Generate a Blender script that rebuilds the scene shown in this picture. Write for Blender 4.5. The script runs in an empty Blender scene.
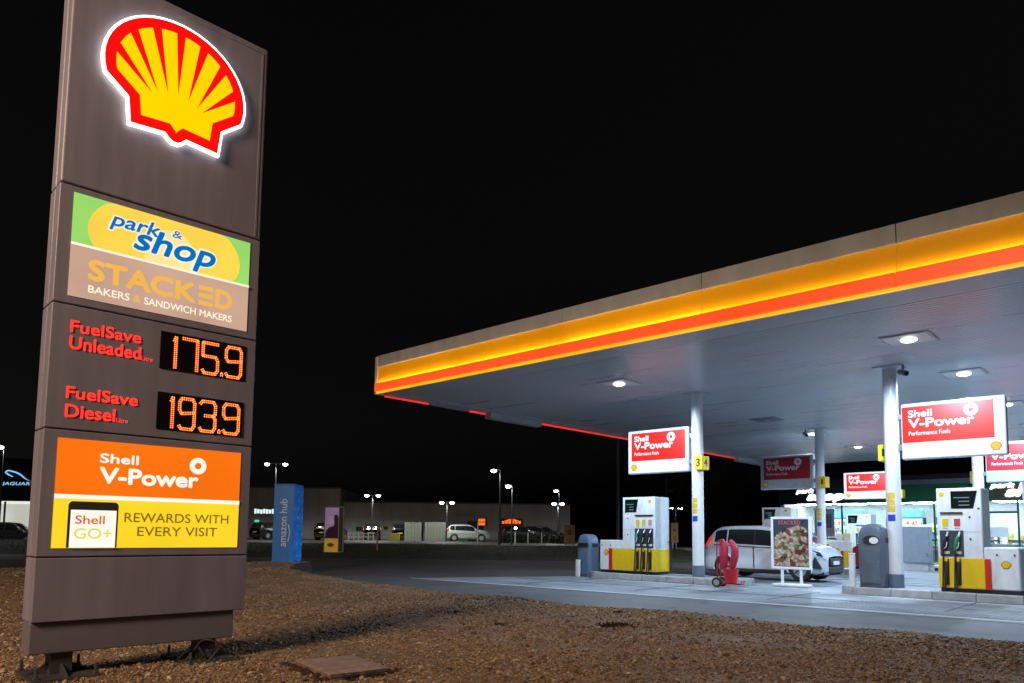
import bpy, bmesh, math, random
import numpy as np
from mathutils import Matrix, Vector
from mathutils.geometry import delaunay_2d_cdt
random.seed(7); rng = np.random.default_rng(7)
SC = bpy.context.scene
COL = SC.collection
K = 0.84                       # metres per layout unit
TH = math.radians(43.12605)    # camera heading against the canopy grid
CT, ST = math.cos(TH), math.sin(TH)
EYE = 1.47
def cf(x, y, z=0.0):           # camera-heading ground frame (right, depth) -> world layout units
    return (CT*x - ST*y, ST*x + CT*y, z)

# ------------------------------------------------------------------ camera
cam_d = bpy.data.cameras.new('camera'); cam = bpy.data.objects.new('camera', cam_d); COL.objects.link(cam)
F_PX, PITCH, ROLL = 733.175, math.radians(4.9087), math.radians(0.7047)
cam_d.sensor_width = 36.0; cam_d.lens = F_PX/1024*36.0
cam_d.shift_y = 128.04/1024; cam_d.clip_start = 0.05; cam_d.clip_end = 2000
r0 = Vector(cf(1, 0)); f0 = Vector(cf(0, 1)); z0 = Vector((0, 0, 1))
fw = f0*math.cos(PITCH) + z0*math.sin(PITCH); up = -f0*math.sin(PITCH) + z0*math.cos(PITCH)
cx = r0*math.cos(ROLL) + up*math.sin(ROLL); cy = -r0*math.sin(ROLL) + up*math.cos(ROLL); cz = -fw
cam.matrix_world = Matrix(((cx.x, cy.x, cz.x, 0), (cx.y, cy.y, cz.y, 0), (cx.z, cy.z, cz.z, EYE*K), (0, 0, 0, 1)))
SC.camera = cam

# ------------------------------------------------------------------ night sky
world = bpy.data.worlds.new('World'); SC.world = world; world.use_nodes = True
wn, wl = world.node_tree.nodes, world.node_tree.links
bg = wn['Background']
sky = wn.new('ShaderNodeTexSky'); sky.sky_type = 'NISHITA'; sky.sun_disc = False
sky.sun_elevation = math.radians(-3.0); sky.sun_rotation = math.radians(200)
hs = wn.new('ShaderNodeHueSaturation'); hs.inputs['Saturation'].default_value = 0.12
wl.new(sky.outputs[0], hs.inputs['Color']); wl.new(hs.outputs[0], bg.inputs['Color'])
bg.inputs['Strength'].default_value = 0.04

# ------------------------------------------------------------------ exposure
SC.view_settings.view_transform = 'Standard'; SC.view_settings.look = 'None'
SC.view_settings.exposure = 0.0; SC.view_settings.gamma = 1.0
SC.render.engine = 'CYCLES'
SC.cycles.use_denoising = True
SC.cycles.sample_clamp_indirect = 4.0
SC.cycles.max_bounces = 7; SC.cycles.caustics_reflective = False; SC.cycles.caustics_refractive = False

# ------------------------------------------------------------------ helpers
def lin(r, g, b):
    o = []
    for c in (r, g, b):
        c /= 255.0
        o.append(c/12.92 if c <= .04045 else ((c+.055)/1.055)**2.4)
    return tuple(o)
MATS = {}
def pm(name, col, rough=.5, metal=0.0, var=.10, scale=6.0, bump=0.0, bscale=80.0, spec=.5, coat=0.0, rvar=.1, stretch=None):
    """painted / mineral surface: base colour with two scales of wear, uneven gloss, fine relief"""
    if name in MATS: return MATS[name]
    m = bpy.data.materials.new(name); m.use_nodes = True
    n, l = m.node_tree.nodes, m.node_tree.links
    p = n['Principled BSDF']
    tc = n.new('ShaderNodeTexCoord')
    a = n.new('ShaderNodeTexNoise'); a.inputs['Scale'].default_value = scale; a.inputs['Detail'].default_value = 6
    if stretch:
        mp = n.new('ShaderNodeMapping'); mp.inputs['Scale'].default_value = stretch
        l.new(tc.outputs['Object'], mp.inputs['Vector']); l.new(mp.outputs[0], a.inputs['Vector'])
    else: l.new(tc.outputs['Object'], a.inputs['Vector'])
    mr = n.new('ShaderNodeMapRange'); mr.inputs[1].default_value = .3; mr.inputs[2].default_value = .7
    mr.inputs[3].default_value = 1-var; mr.inputs[4].default_value = 1+var*.6
    l.new(a.outputs[0], mr.inputs[0])
    mx = n.new('ShaderNodeMix'); mx.data_type = 'RGBA'; mx.blend_type = 'MULTIPLY'; mx.inputs[0].default_value = 1
    mx.inputs[6].default_value = (*col, 1); l.new(mr.outputs[0], mx.inputs[7])
    l.new(mx.outputs[2], p.inputs['Base Color'])
    rr = n.new('ShaderNodeMapRange'); rr.inputs[3].default_value = max(0.02, rough-rvar); rr.inputs[4].default_value = min(1, rough+rvar)
    l.new(a.outputs[0], rr.inputs[0]); l.new(rr.outputs[0], p.inputs['Roughness'])
    p.inputs['Metallic'].default_value = metal; p.inputs['Specular IOR Level'].default_value = spec
    p.inputs['Coat Weight'].default_value = coat
    if bump:
        b = n.new('ShaderNodeTexNoise'); b.inputs['Scale'].default_value = bscale; b.inputs['Detail'].default_value = 4
        l.new(tc.outputs['Object'], b.inputs['Vector'])
        bp = n.new('ShaderNodeBump'); bp.inputs['Strength'].default_value = bump; bp.inputs['Distance'].default_value = .02
        l.new(b.outputs[0], bp.inputs['Height']); l.new(bp.outputs[0], p.inputs['Normal'])
    MATS[name] = m; return m
def em(name, col, strength=1.0, var=.06, scale=2.5):
    """lit acrylic / lamp: gives off light, a little uneven"""
    if name in MATS: return MATS[name]
    m = bpy.data.materials.new(name); m.use_nodes = True
    n, l = m.node_tree.nodes, m.node_tree.links
    p = n['Principled BSDF']; p.inputs['Base Color'].default_value = (col[0]*.15, col[1]*.15, col[2]*.15, 1)
    p.inputs['Roughness'].default_value = .35
    p.inputs['Emission Color'].default_value = (*col, 1)
    tc = n.new('ShaderNodeTexCoord'); a = n.new('ShaderNodeTexNoise'); a.inputs['Scale'].default_value = scale; a.inputs['Detail'].default_value = 1
    l.new(tc.outputs['Object'], a.inputs['Vector'])
    mr = n.new('ShaderNodeMapRange'); mr.inputs[1].default_value = .3; mr.inputs[2].default_value = .7
    mr.inputs[3].default_value = strength*(1-var); mr.inputs[4].default_value = strength*(1+var)
    l.new(a.outputs[0], mr.inputs[0]); l.new(mr.outputs[0], p.inputs['Emission Strength'])
    MATS[name] = m; return m

class MB:
    """collects shapes of ONE mesh, in layout units, relative to origin o"""
    def __init__(s, o=(0, 0, 0)): s.v = []; s.f = []; s.o = Vector(o)
    def add(s, vs, fs):
        k = len(s.v); s.v += [Vector(v)-s.o for v in vs]; s.f += [tuple(i+k for i in f) for f in fs]; return s
    def box(s, x0, x1, y0, y1, z0, z1):
        return s.add([(x0,y0,z0),(x1,y0,z0),(x1,y1,z0),(x0,y1,z0),(x0,y0,z1),(x1,y0,z1),(x1,y1,z1),(x0,y1,z1)],
                     [(0,3,2,1),(4,5,6,7),(0,1,5,4),(1,2,6,5),(2,3,7,6),(3,0,4,7)])
    def prism(s, pts, a, b, axis='y'):      # pts (u,w): axis y -> (x,z), x -> (y,z), z -> (x,y)
        n = len(pts)
        P = {'y': lambda p, t: (p[0], t, p[1]), 'x': lambda p, t: (t, p[0], p[1]), 'z': lambda p, t: (p[0], p[1], t)}[axis]
        return s.add([P(p, a) for p in pts]+[P(p, b) for p in pts],
                     [tuple(range(n)), tuple(range(2*n-1, n-1, -1))]+[(i, (i+1) % n, n+(i+1) % n, n+i) for i in range(n)])
    def cyl(s, p0, p1, r, r2=None, n=16):
        return s.tube([p0, p1], [r, r if r2 is None else r2], n)
    def tube(s, path, r, n=8):
        path = [Vector(p) for p in path]; m = len(path)
        rs = r if isinstance(r, (list, tuple)) else [r]*m
        vs = []; fs = []; pu = None
        for i, p in enumerate(path):
            t = (path[min(i+1, m-1)]-path[max(i-1, 0)]).normalized()
            if pu is None:
                pu = Vector((0, 0, 1)) if abs(t.z) < .9 else Vector((1, 0, 0))
            u = (pu - t*pu.dot(t)).normalized(); pu = u; w = t.cross(u)
            for k in range(n):
                a = 2*math.pi*k/n; vs.append(p+(u*math.cos(a)+w*math.sin(a))*rs[i])
        for i in range(m-1):
            for k in range(n):
                k2 = (k+1) % n; fs.append((i*n+k, i*n+k2, (i+1)*n+k2, (i+1)*n+k))
        fs += [tuple(range(n-1, -1, -1)), tuple(range((m-1)*n, m*n))]
        return s.add(vs, fs)
    def ell(s, c, r, nu=14, nv=9):
        vs = []; fs = []
        for j in range(nv+1):
            t = math.pi*j/nv
            for i in range(nu):
                a = 2*math.pi*i/nu
                vs.append((c[0]+r[0]*math.sin(t)*math.cos(a), c[1]+r[1]*math.sin(t)*math.sin(a), c[2]+r[2]*math.cos(t)))
        for j in range(nv):
            for i in range(nu):
                i2 = (i+1) % nu; fs.append((j*nu+i, j*nu+i2, (j+1)*nu+i2, (j+1)*nu+i))
        return s.add(vs, fs)
    def mesh(s, name, mat, smooth=False):
        me = bpy.data.meshes.new(name)
        bm = bmesh.new()
        bv = [bm.verts.new(v*K) for v in s.v]
        for f in s.f:
            try: bm.faces.new([bv[i] for i in f])
            except ValueError: pass
        bmesh.ops.remove_doubles(bm, verts=bm.verts, dist=1e-5)
        bmesh.ops.recalc_face_normals(bm, faces=bm.faces)
        if smooth:
            for f in bm.faces: f.smooth = True
            for e in bm.edges:
                if len(e.link_faces) == 2 and e.calc_face_angle(0) > .7: e.smooth = False
        bm.to_mesh(me); bm.free(); me.materials.append(mat); return me
    def build(s, name, mat, parent=None, smooth=False, bevel=0, seg=2, loc=None):
        return link(name, s.mesh(name, mat, smooth), parent, bevel, seg, loc)
def link(name, me, parent=None, bevel=0, seg=2, loc=None):
    o = bpy.data.objects.new(name, me); COL.objects.link(o)
    if parent is not None: o.parent = parent
    if loc is not None: o.location = Vector(loc)*K
    if bevel:
        b = o.modifiers.new('edge', 'BEVEL'); b.width = bevel*K; b.segments = seg; b.limit_method = 'ANGLE'; b.angle_limit = .6
    return o
def tag(o, label=None, cat=None, group=None, kind=None):
    if label: o['label'] = label
    if cat: o['category'] = cat
    if group: o['group'] = group
    if kind: o['kind'] = kind
    return o
def thing(name, label, cat, loc=(0, 0, 0), rz=0.0, group=None):
    o = bpy.data.objects.new(name, None); COL.objects.link(o); o.empty_display_size = .2
    o.location = Vector(loc)*K; o.rotation_euler = (0, 0, rz)
    return tag(o, label, cat, group)
def copy_tree(o, loc, label, parent=None):
    c = o.copy(); COL.objects.link(c); c.parent = parent
    if parent is None:
        c.location = Vector(loc)*K; c['label'] = label
    for ch in o.children: copy_tree(ch, None, None, c)
    return c
def struct(name, mb, mat, **k):
    return tag(mb.build(name, mat, **k), kind='structure')
def pplate(pts, y, mat, name, parent, th=.004):      # thin printed / cut shape in the x-z plane, facing -y
    return MB().prism(pts, y-th, y, 'y').build(name, mat, parent)
def rect(x0, x1, z0, z1): return [(x0, z0), (x1, z0), (x1, z1), (x0, z1)]
def ellp(cx_, cz_, rx, rz_, n=32): return [(cx_+rx*math.cos(2*math.pi*i/n), cz_+rz_*math.sin(2*math.pi*i/n)) for i in range(n)]
def ring(cx_, cz_, ro, ri, y, mat, name, parent, n=28, th=.004):
    mb = MB(); vs = []; fs = []
    for i in range(n):
        a = 2*math.pi*i/n; c_, s_ = math.cos(a), math.sin(a)
        for rr in (ro, ri): vs.append((cx_+rr*c_, y, cz_+rr*s_))
    for i in range(n):
        j = (i+1) % n; fs.append((2*i, 2*j, 2*j+1, 2*i+1))
    return mb.add(vs, fs).build(name, mat, parent)
TXT = {}
def text_raw(s, bold, shear, space):
    key = (s, bold, shear, space)
    if key in TXT: return TXT[key]
    c = bpy.data.curves.new('lettering', 'FONT'); c.body = s; c.offset = bold; c.shear = shear; c.space_character = space
    c.resolution_u = 4; c.fill_mode = 'FRONT'
    o = bpy.data.objects.new('lettering', c); COL.objects.link(o)
    dg = bpy.context.evaluated_depsgraph_get(); ev = o.evaluated_get(dg); me = ev.to_mesh()
    v = np.array([tuple(p.co) for p in me.vertices]); f = [tuple(p.vertices) for p in me.polygons]
    ev.to_mesh_clear(); bpy.data.objects.remove(o); bpy.data.curves.remove(c)
    v[:, 0] -= v[:, 0].min(); w = v[:, 0].max(); v[:, 1] -= v[:, 1].min(); h = v[:, 1].max()
    TXT[key] = (v/np.array([w, h, 1]), f); return TXT[key]
def text(s, x0, x1, z0, z1, y, mat, parent, bold=.02, shear=0.0, space=1.0, name='lettering'):
    """flat lettering filling a rectangle of the x-z plane, facing -y; heavy strokes are grown by shifted layers"""
    v, f = text_raw(s, 0.0, shear, space)
    b = max(0.0, bold)*1.1*(z1-z0)
    sh = [(0, 0)]+([(b*math.cos(q*math.pi/4), b*math.sin(q*math.pi/4)) for q in range(8)] if b > 0 else [])
    x0 += b; x1 -= b; z0 += b; z1 -= b
    V_ = []; F_ = []
    for q, (dx, dz) in enumerate(sh):
        k = len(V_); V_ += [((x0+(x1-x0)*p[0]+dx)*K, (y-.0003*q)*K, (z0+(z1-z0)*p[1]+dz)*K) for p in v]; F_ += [tuple(i+k for i in p) for p in f]
    me = bpy.data.meshes.new(name); me.from_pydata(V_, [], F_)
    me.materials.append(mat); return link(name, me, parent)
def light(name, kind, loc, power, color, parent=None, **kw):
    d = bpy.data.lights.new(name, kind); d.energy = power; d.color = color
    for a, b in kw.items(): setattr(d, a, b)
    o = bpy.data.objects.new(name, d); COL.objects.link(o); o.location = Vector(loc)*K
    if parent is not None: o.parent = parent
    return o

# ------------------------------------------------------------------ the shell emblem, unit width: x -1..1, z about -0.92..0.9
def shell_shape():
    def half(o):                                           # one side, from the crown down
        pts = []
        for i in range(0, 15):
            a = math.radians(90-i*(106/14)); pts.append((math.cos(a)*1.0, .02+math.sin(a)*.90))
        pts += [(.66, -.47), (.62, -.84), (.15, -.80), (.09, -.865), (.035, -.90)]
        return pts
    r = half(0); l = [(-x, z) for x, z in reversed(r)]
    return r + l[:-1]
SHELL = shell_shape()
def offset(pts, d):
    n = len(pts); out = []
    A = sum(pts[i][0]*pts[(i+1) % n][1]-pts[(i+1) % n][0]*pts[i][1] for i in range(n)); sg = 1 if A > 0 else -1
    for i in range(n):
        p, q, r = Vector(pts[i-1]), Vector(pts[i]), Vector(pts[(i+1) % n])
        a = (q-p).normalized(); b = (r-q).normalized(); t = (a+b).normalized()
        nn = Vector((t.y, -t.x))*sg; out.append(tuple(q+nn*d/max(.55, nn.dot(Vector((a.y, -a.x))*sg))))
    return out
def shell_rays():
    out = []
    half = [((.82, .155), (.36, -.30)), ((.645, .51), (.28, -.26)), ((.345, .72), (.145, -.21))]
    allr = [((-e[0], e[1]), (-a[0], a[1])) for e, a in half] + [((0, .79), (0, -.17))] + half
    for (ex, ez), (ax, az) in allr:
        ex, ez = ax+(ex-ax)*1.08, az+(ez-az)*1.08
        w = .070; nx, nz = (ez-az), -(ex-ax); q = math.hypot(nx, nz); nx /= q; nz /= q
        out.append([(ax, az), (ex+nx*w, ez+nz*w), (ex-nx*w, ez-nz*w)])
    return out
def small_shell(x, z, r, y, red, yel, parent):
    pplate([(x+a*r, z+b*r) for a, b in SHELL], y, red, 'emblem_edge', parent, .003)
    pplate([(x+a*r, z+b*r) for a, b in offset(SHELL, -.14)], y-.004, yel, 'emblem_face', parent, .003)

# ------------------------------------------------------------------ materials
M_steelgrey = pm('sign cladding', (.215, .21, .295), .42, var=.16, scale=2.2, stretch=(3, 3, .35), rvar=.15, bump=.03, bscale=4)
M_dark = pm('dark plastic', (.02, .02, .022), .5)
M_black = pm('black rubber', (.012, .012, .013), .6)
M_white = pm('white enamel', (.74, .75, .76), .35, var=.05)
M_whitem = pm('white column paint', (.72, .74, .77), .35, var=.06)
M_soffit = pm('soffit sheet', (.60, .64, .70), .30, var=.06, scale=.8, stretch=(.35, 2.5, 1), rvar=.10)
M_grey = pm('grey enamel', (.17, .20, .25), .4, var=.08)
M_midgrey = pm('mid grey sheet', (.34, .35, .37), .5)
M_yellow = pm('yellow enamel', (.80, .52, .01), .35, var=.06)
M_red = pm('red enamel', (.62, .02, .02), .35)
M_alu = pm('aluminium', (.55, .56, .58), .35, metal=.9)
M_galv = pm('galvanised steel', (.30, .31, .32), .45, metal=.6)
M_steeldark = pm('dark bolted steel', (.075, .075, .085), .5, metal=.3, bump=.2)
M_conc = pm('kerb concrete', (.42, .43, .43), .8, var=.18, scale=5, bump=.3)
M_glassdark = pm('dark window glass', (.012, .014, .016), .08, var=.02)
COOL = (.58, .78, 1.0)

def ground_mat(name, c1, c2, c3, rough, s1, s2, bump, bs):
    m = bpy.data.materials.new(name); m.use_nodes = True
    n, l = m.node_tree.nodes, m.node_tree.links; p = n['Principled BSDF']
    tc = n.new('ShaderNodeTexCoord')
    def noise(s, d=8, r=.6):
        a = n.new('ShaderNodeTexNoise'); a.inputs['Scale'].default_value = s; a.inputs['Detail'].default_value = d; a.inputs['Roughness'].default_value = r
        l.new(tc.outputs['Object'], a.inputs['Vector']); return a
    a, b, g = noise(s1), noise(s2, 4), noise(bs, 3)
    ra = n.new('ShaderNodeValToRGB'); ra.color_ramp.elements[0].position = .36; ra.color_ramp.elements[1].position = .66
    ra.color_ramp.elements[0].color = (*c1, 1); ra.color_ramp.elements[1].color = (*c2, 1); l.new(a.outputs[0], ra.inputs[0])
    st = n.new('ShaderNodeMapRange'); st.inputs[1].default_value = .56; st.inputs[2].default_value = .70; l.new(b.outputs[0], st.inputs[0])
    mx = n.new('ShaderNodeMix'); mx.data_type = 'RGBA'; l.new(st.outputs[0], mx.inputs[0]); l.new(ra.outputs[0], mx.inputs[6]); mx.inputs[7].default_value = (*c3, 1)
    gm = n.new('ShaderNodeMapRange'); gm.inputs[1].default_value = .3; gm.inputs[2].default_value = .7; gm.inputs[3].default_value = .72; gm.inputs[4].default_value = 1.22; l.new(g.outputs[0], gm.inputs[0])
    m2 = n.new('ShaderNodeMix'); m2.data_type = 'RGBA'; m2.blend_type = 'MULTIPLY'; m2.inputs[0].default_value = 1; l.new(mx.outputs[2], m2.inputs[6]); l.new(gm.outputs[0], m2.inputs[7])
    l.new(m2.outputs[2], p.inputs['Base Color'])
    rr = n.new('ShaderNodeMapRange'); rr.inputs[3].default_value = rough-.12; rr.inputs[4].default_value = rough+.12; l.new(b.outputs[0], rr.inputs[0]); l.new(rr.outputs[0], p.inputs['Roughness'])
    bp = n.new('ShaderNodeBump'); bp.inputs['Strength'].default_value = bump; bp.inputs['Distance'].default_value = .02; l.new(g.outputs[0], bp.inputs['Height']); l.new(bp.outputs[0], p.inputs['Normal'])
    return m
M_asphalt = ground_mat('asphalt', (.080, .064, .058), (.12, .098, .090), (.055, .045, .042), .72, .35, .9, .5, 70)
M_concrete = ground_mat('forecourt concrete', (.165, .185, .205), (.285, .31, .335), (.085, .092, .10), .60, .8, .55, .3, 45)
M_grass = ground_mat('verge grass', (.030, .040, .015), (.060, .070, .025), (.05, .045, .02), .9, 1.2, 3, .8, 50)
M_gravel = ground_mat('gravel bed', (.17, .105, .054), (.30, .198, .112), (.10, .063, .034), .9, 2.2, .8, 1.0, 45)

# ------------------------------------------------------------------ ground, road, forecourt
struct('ground', MB().add([cf(-260, -60, -.02), cf(260, -60, -.02), cf(260, 420, -.02), cf(-260, 420, -.02)], [(0, 1, 2, 3)]), M_asphalt)
fc = MB()
fc.add([(-18.4, 14.95, -.004), (6, 15.9, -.004), (6, 49.98, -.004), (-13.2, 49.98, -.004), (-12.6, 26, -.004), (-13.0, 22.2, -.004), (-15.5, 21.6, -.004), (-16.3, 19.2, -.004)], [tuple(range(8))])
struct('forecourt', fc, M_concrete)
M_road = ground_mat('worn road asphalt', (.085, .085, .086), (.14, .14, .14), (.06, .06, .06), .66, .4, 1.0, .45, 60)
struct('road', MB().add([(-20.5, 9, -.012), (8, 9, -.012), (8, 16.3, -.012), (-18.9, 15.2, -.012), (-20.5, 14.6, -.012)], [(0, 1, 2, 3, 4)]), M_road)
# drain channel between road and concrete: pale edging with a slot
ch = MB()
def chan_y(x): return 14.92 + (x+18.3)*.058
for i in range(27):
    xa = -18.3+i*.9; xb = xa+.885
    ch.add([(xa, chan_y(xa)-.09, .001), (xb, chan_y(xb)-.09, .001), (xb, chan_y(xb)+.09, .001), (xa, chan_y(xa)+.09, .001)], [(0, 1, 2, 3)])
struct('drain_channel', ch, pm('pale drain edging', (.55, .56, .56), .7, bump=.2))
M_paving = None
def paving_mat():
    m = ground_mat('block paving', (.20, .205, .21), (.29, .295, .30), (.15, .15, .155), .68, .8, 1.4, .3, 60)
    n, l = m.node_tree.nodes, m.node_tree.links
    tc = n.new('ShaderNodeTexCoord'); br = n.new('ShaderNodeTexBrick'); br.inputs['Scale'].default_value = 2.4
    br.inputs['Mortar Size'].default_value = .025; br.inputs['Color1'].default_value = (1, 1, 1, 1); br.inputs['Color2'].default_value = (.82, .82, .82, 1); br.inputs['Mortar'].default_value = (.35, .35, .35, 1)
    l.new(tc.outputs['Object'], br.inputs['Vector'])
    p = n['Principled BSDF']; src = p.inputs['Base Color'].links[0].from_socket
    mx = n.new('ShaderNodeMix'); mx.data_type = 'RGBA'; mx.blend_type = 'MULTIPLY'; mx.inputs[0].default_value = 1
    l.new(src, mx.inputs[6]); l.new(br.outputs['Color'], mx.inputs[7]); l.new(mx.outputs[2], p.inputs['Base Color'])
    return m
struct('pavement', MB().add([(-6.6, 15.9, .002), (5, 16.2, .002), (5, 19.0, .002), (-5.2, 19.0, .002)], [(0, 1, 2, 3)]), paving_mat())
jn = MB()
for x in (-14.5, -10.9, -7.4, -3.8, -.3): jn.box(x-.016, x+.016, 16.0+.058*(x+18), 19.85, -.002, .0035)
for y in (17.75, 22.3, 26.2): jn.box(-12.4 if y > 19 else -16.4, 4, y-.016, y+.016, -.002, .003)
struct('expansion_joint', jn, pm('joint sealant', (.03, .03, .032), .8))
# worn painted line along the islands
mk = MB()
for x0, x1 in ((-14.0, -9.2), (-7.4, 0.5)):
    mk.box(x0, x1, 19.45, 19.57, -.001, .003)
struct('painted_line', mk, pm('worn white road paint', (.62, .63, .63), .75, var=.35, scale=9))

# grass bank and far car park
bank = MB(); zb_ = lambda y: .45*min(1, max(0, (y-40)/12))
ys = [39.5, 41.5, 44, 47, 50, 52, 57]; xs = list(np.linspace(-95, 12, 60))
for j, y in enumerate(ys):
    for x in xs: bank.v.append(Vector(cf(x, y, zb_(y)+(.03*random.random() if y > 41 else -.02))))
for j in range(len(ys)-1):
    for i in range(len(xs)-1):
        a = j*len(xs)+i; bank.f.append((a, a+1, a+1+len(xs), a+len(xs)))
struct('grass_verge', bank, M_grass)
struct('car_park', MB().add([cf(-95, 56.5, .44), cf(12, 56.5, .44), cf(30, 130, .44), cf(-140, 130, .44)], [(0, 1, 2, 3)]), M_asphalt)

# grass blades on the verge
gv = []; gf = []
N = 16000
gx = rng.uniform(-40, 11, N); gy = rng.uniform(41.5, 56, N); gh = rng.uniform(.02, .09, N); ga = rng.uniform(0, 6.28, N)
for i in range(N):
    x, y, _ = cf(gx[i], gy[i]); z = zb_(gy[i]); w = .035; k = 3*i
    dx, dy = math.cos(ga[i])*w, math.sin(ga[i])*w
    gv += [((x-dx)*K, (y-dy)*K, z*K), ((x+dx)*K, (y+dy)*K, z*K), ((x+dy*1.2)*K, (y+dx)*K, (z+gh[i])*K)]; gf.append((k, k+1, k+2))
me = bpy.data.meshes.new('grass'); me.from_pydata(gv, [], gf); me.materials.append(M_grass)
tag(link('grass', me), 'rough dark grass on the low verge beyond the road', 'grass', kind='stuff')

# ------------------------------------------------------------------ gravel bed
EDGE = [(8, 12.3), (4, 12.2), (-1.8, 12.08), (-4.7, 11.95), (-7.5, 11.78), (-11, 11.62), (-14, 11.62), (-15.6, 11.2), (-17.1, 10.6), (-18.4, 10.75),
        (-19.7, 11.45), (-21.0, 12.5), (-22.0, 13.6), (-23.0, 13.8), (-23.8, 12.8), (-23.3, 10.5), (-22.6, 7), (-22, 3), (-20.5, -4), (-15, -13), (0, -16), (8, -9)]
def sm(t): t = min(1, max(0, t)); return t*t*(3-2*t)
def gz(x, y):
    w = .022*math.sin(1.7*x+.6*y)+.018*math.sin(.9*y-1.3*x+1)+.012*math.sin(3.1*x)*math.sin(2.7*y)
    d = math.hypot(x+6.75, y-9.0); e = math.hypot(x+6.3, y-9.6)
    w += -.05*math.exp(-(d/.35)**2) + .05*math.exp(-((d-.55)/.3)**2)
    return .07 + w*.8 + .33*sm((-13.2-x)/6.0)
def dense(poly, step):
    out = []
    for i, p in enumerate(poly):
        q = poly[(i+1) % len(poly)]; n = max(1, int(math.hypot(q[0]-p[0], q[1]-p[1])/step))
        for k in range(n): t = k/n; out.append((p[0]+(q[0]-p[0])*t+random.uniform(-.03, .03), p[1]+(q[1]-p[1])*t+random.uniform(-.04, .04)))
    return out
B = dense(EDGE, .25)
def inside(x, y, poly=EDGE):
    c = False; j = len(poly)-1
    for i in range(len(poly)):
        xi, yi = poly[i]; xj, yj = poly[j]
        if (yi > y) != (yj > y) and x < (xj-xi)*(y-yi)/(yj-yi)+xi: c = not c
        j = i
    return c
pts = [Vector(p) for p in B]
gx, gy = np.meshgrid(np.arange(-24, 8, .3), np.arange(-16, 14.5, .3))
for x, y in zip(gx.ravel(), gy.ravel()):
    x += random.uniform(-.1, .1); y += random.uniform(-.1, .1)
    if inside(x, y): pts.append(Vector((x, y)))
V2, E2, F2, *_ = delaunay_2d_cdt(pts, [], [list(range(len(B)))], 1, 1e-4)
gr = MB(); gr.v = [Vector((p.x, p.y, gz(p.x, p.y))) for p in V2]; gr.f = [tuple(f) for f in F2]
struct('gravel_ground', gr, M_gravel, smooth=True)
# earth edge where the bed drops to the road
sk = MB(); n = len(B)
for i in range(n):
    p, q = B[i], B[(i+1) % n]; c = Vector((-8, 0))
    def outw(a):
        d = (Vector(a)-c).normalized()*(.05+1.6*max(0, gz(*a)-.12)); return (a[0]+d.x, a[1]+d.y)
    po, qo = outw(p), outw(q)
    sk.add([(*p, gz(*p)), (*q, gz(*q)), (*qo, -.015), (*po, -.015)], [(0, 1, 2, 3)])
struct('earth_edge', sk, pm('damp earth', (.05, .035, .022), .95, var=.3, bump=.6))

# loose stones of the bed, real pebbles where the photograph looks
def stones(N, dmin, dmax, smin, smax):
    # polar sampling round the camera inside the view
    r = np.sqrt(rng.uniform(dmin**2, dmax**2, N)); px = rng.uniform(-60, 1090, N)
    X = (px-512)/F_PX; n_ = np.hypot(X, 1); xc = r*X/n_; yc = r/n_
    return CT*xc-ST*yc, ST*xc+CT*yc, rng.uniform(smin, smax, N)
PTS = [stones(72000, 5.5, 10, .006, .019), stones(64000, 10, 17, .009, .024), stones(30000, 17, 26, .014, .028), stones(5000, 5.5, 16, .024, .042)]
SX = np.concatenate([p[0] for p in PTS]); SY = np.concatenate([p[1] for p in PTS]); SS = np.concatenate([p[2] for p in PTS])
keep = np.array([inside(x, y) and random.random() < .72+.5*math.sin(1.1*x+.7*y)*math.sin(.8*x-1.9*y+1) and not math.hypot(x+6.43, y-4.36) < .40 for x, y in zip(SX, SY)])
SX, SY, SS = SX[keep], SY[keep], SS[keep]
SZ = np.array([gz(x, y) for x, y in zip(SX, SY)])
N = len(SX)
base = np.array([(1, 0, 0), (0, 1, 0), (-1, 0, 0), (0, -1, 0), (0, 0, 1.0), (0, 0, -.6)], float)
fcs = np.array([(0, 1, 4), (1, 2, 4), (2, 3, 4), (3, 0, 4), (1, 0, 5), (2, 1, 5), (3, 2, 5), (0, 3, 5)])
ang = rng.uniform(0, 6.28, N); ca, sa = np.cos(ang), np.sin(ang)
sc3 = np.stack([SS*rng.uniform(.8, 1.4, N), SS*rng.uniform(.6, 1.1, N), SS*rng.uniform(.45, .8, N)], 1)
vv = base[None]*sc3[:, None, :]*rng.uniform(.75, 1.25, (N, 6, 1))
xr = vv[..., 0]*ca[:, None]-vv[..., 1]*sa[:, None]; yr = vv[..., 0]*sa[:, None]+vv[..., 1]*ca[:, None]
tilt = rng.uniform(-.5, .5, N)[:, None]
V = np.stack([xr+SX[:, None], yr+SY[:, None], vv[..., 2]+xr*tilt+SZ[:, None]+SS[:, None]*.25], -1).reshape(-1, 3)*K
FI = (fcs[None]+6*np.arange(N)[:, None, None]).reshape(-1, 3)
me = bpy.data.meshes.new('gravel_stones'); me.vertices.add(len(V)); me.vertices.foreach_set('co', V.ravel())
me.loops.add(FI.size); me.loops.foreach_set('vertex_index', FI.ravel().astype(np.int32))
me.polygons.add(len(FI)); me.polygons.foreach_set('loop_start', np.arange(0, FI.size, 3, dtype=np.int32)); me.polygons.foreach_set('loop_total', np.full(len(FI), 3, np.int32))
me.update(); me.validate()
at = me.attributes.new('tone', 'FLOAT', 'POINT'); at.data.foreach_set('value', np.repeat(rng.random(N), 6).astype(np.float32))
m = bpy.data.materials.new('gravel stone'); m.use_nodes = True; n_, l_ = m.node_tree.nodes, m.node_tree.links
an = n_.new('ShaderNodeAttribute'); an.attribute_name = 'tone'
rp = n_.new('ShaderNodeValToRGB'); cr_ = rp.color_ramp
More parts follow.
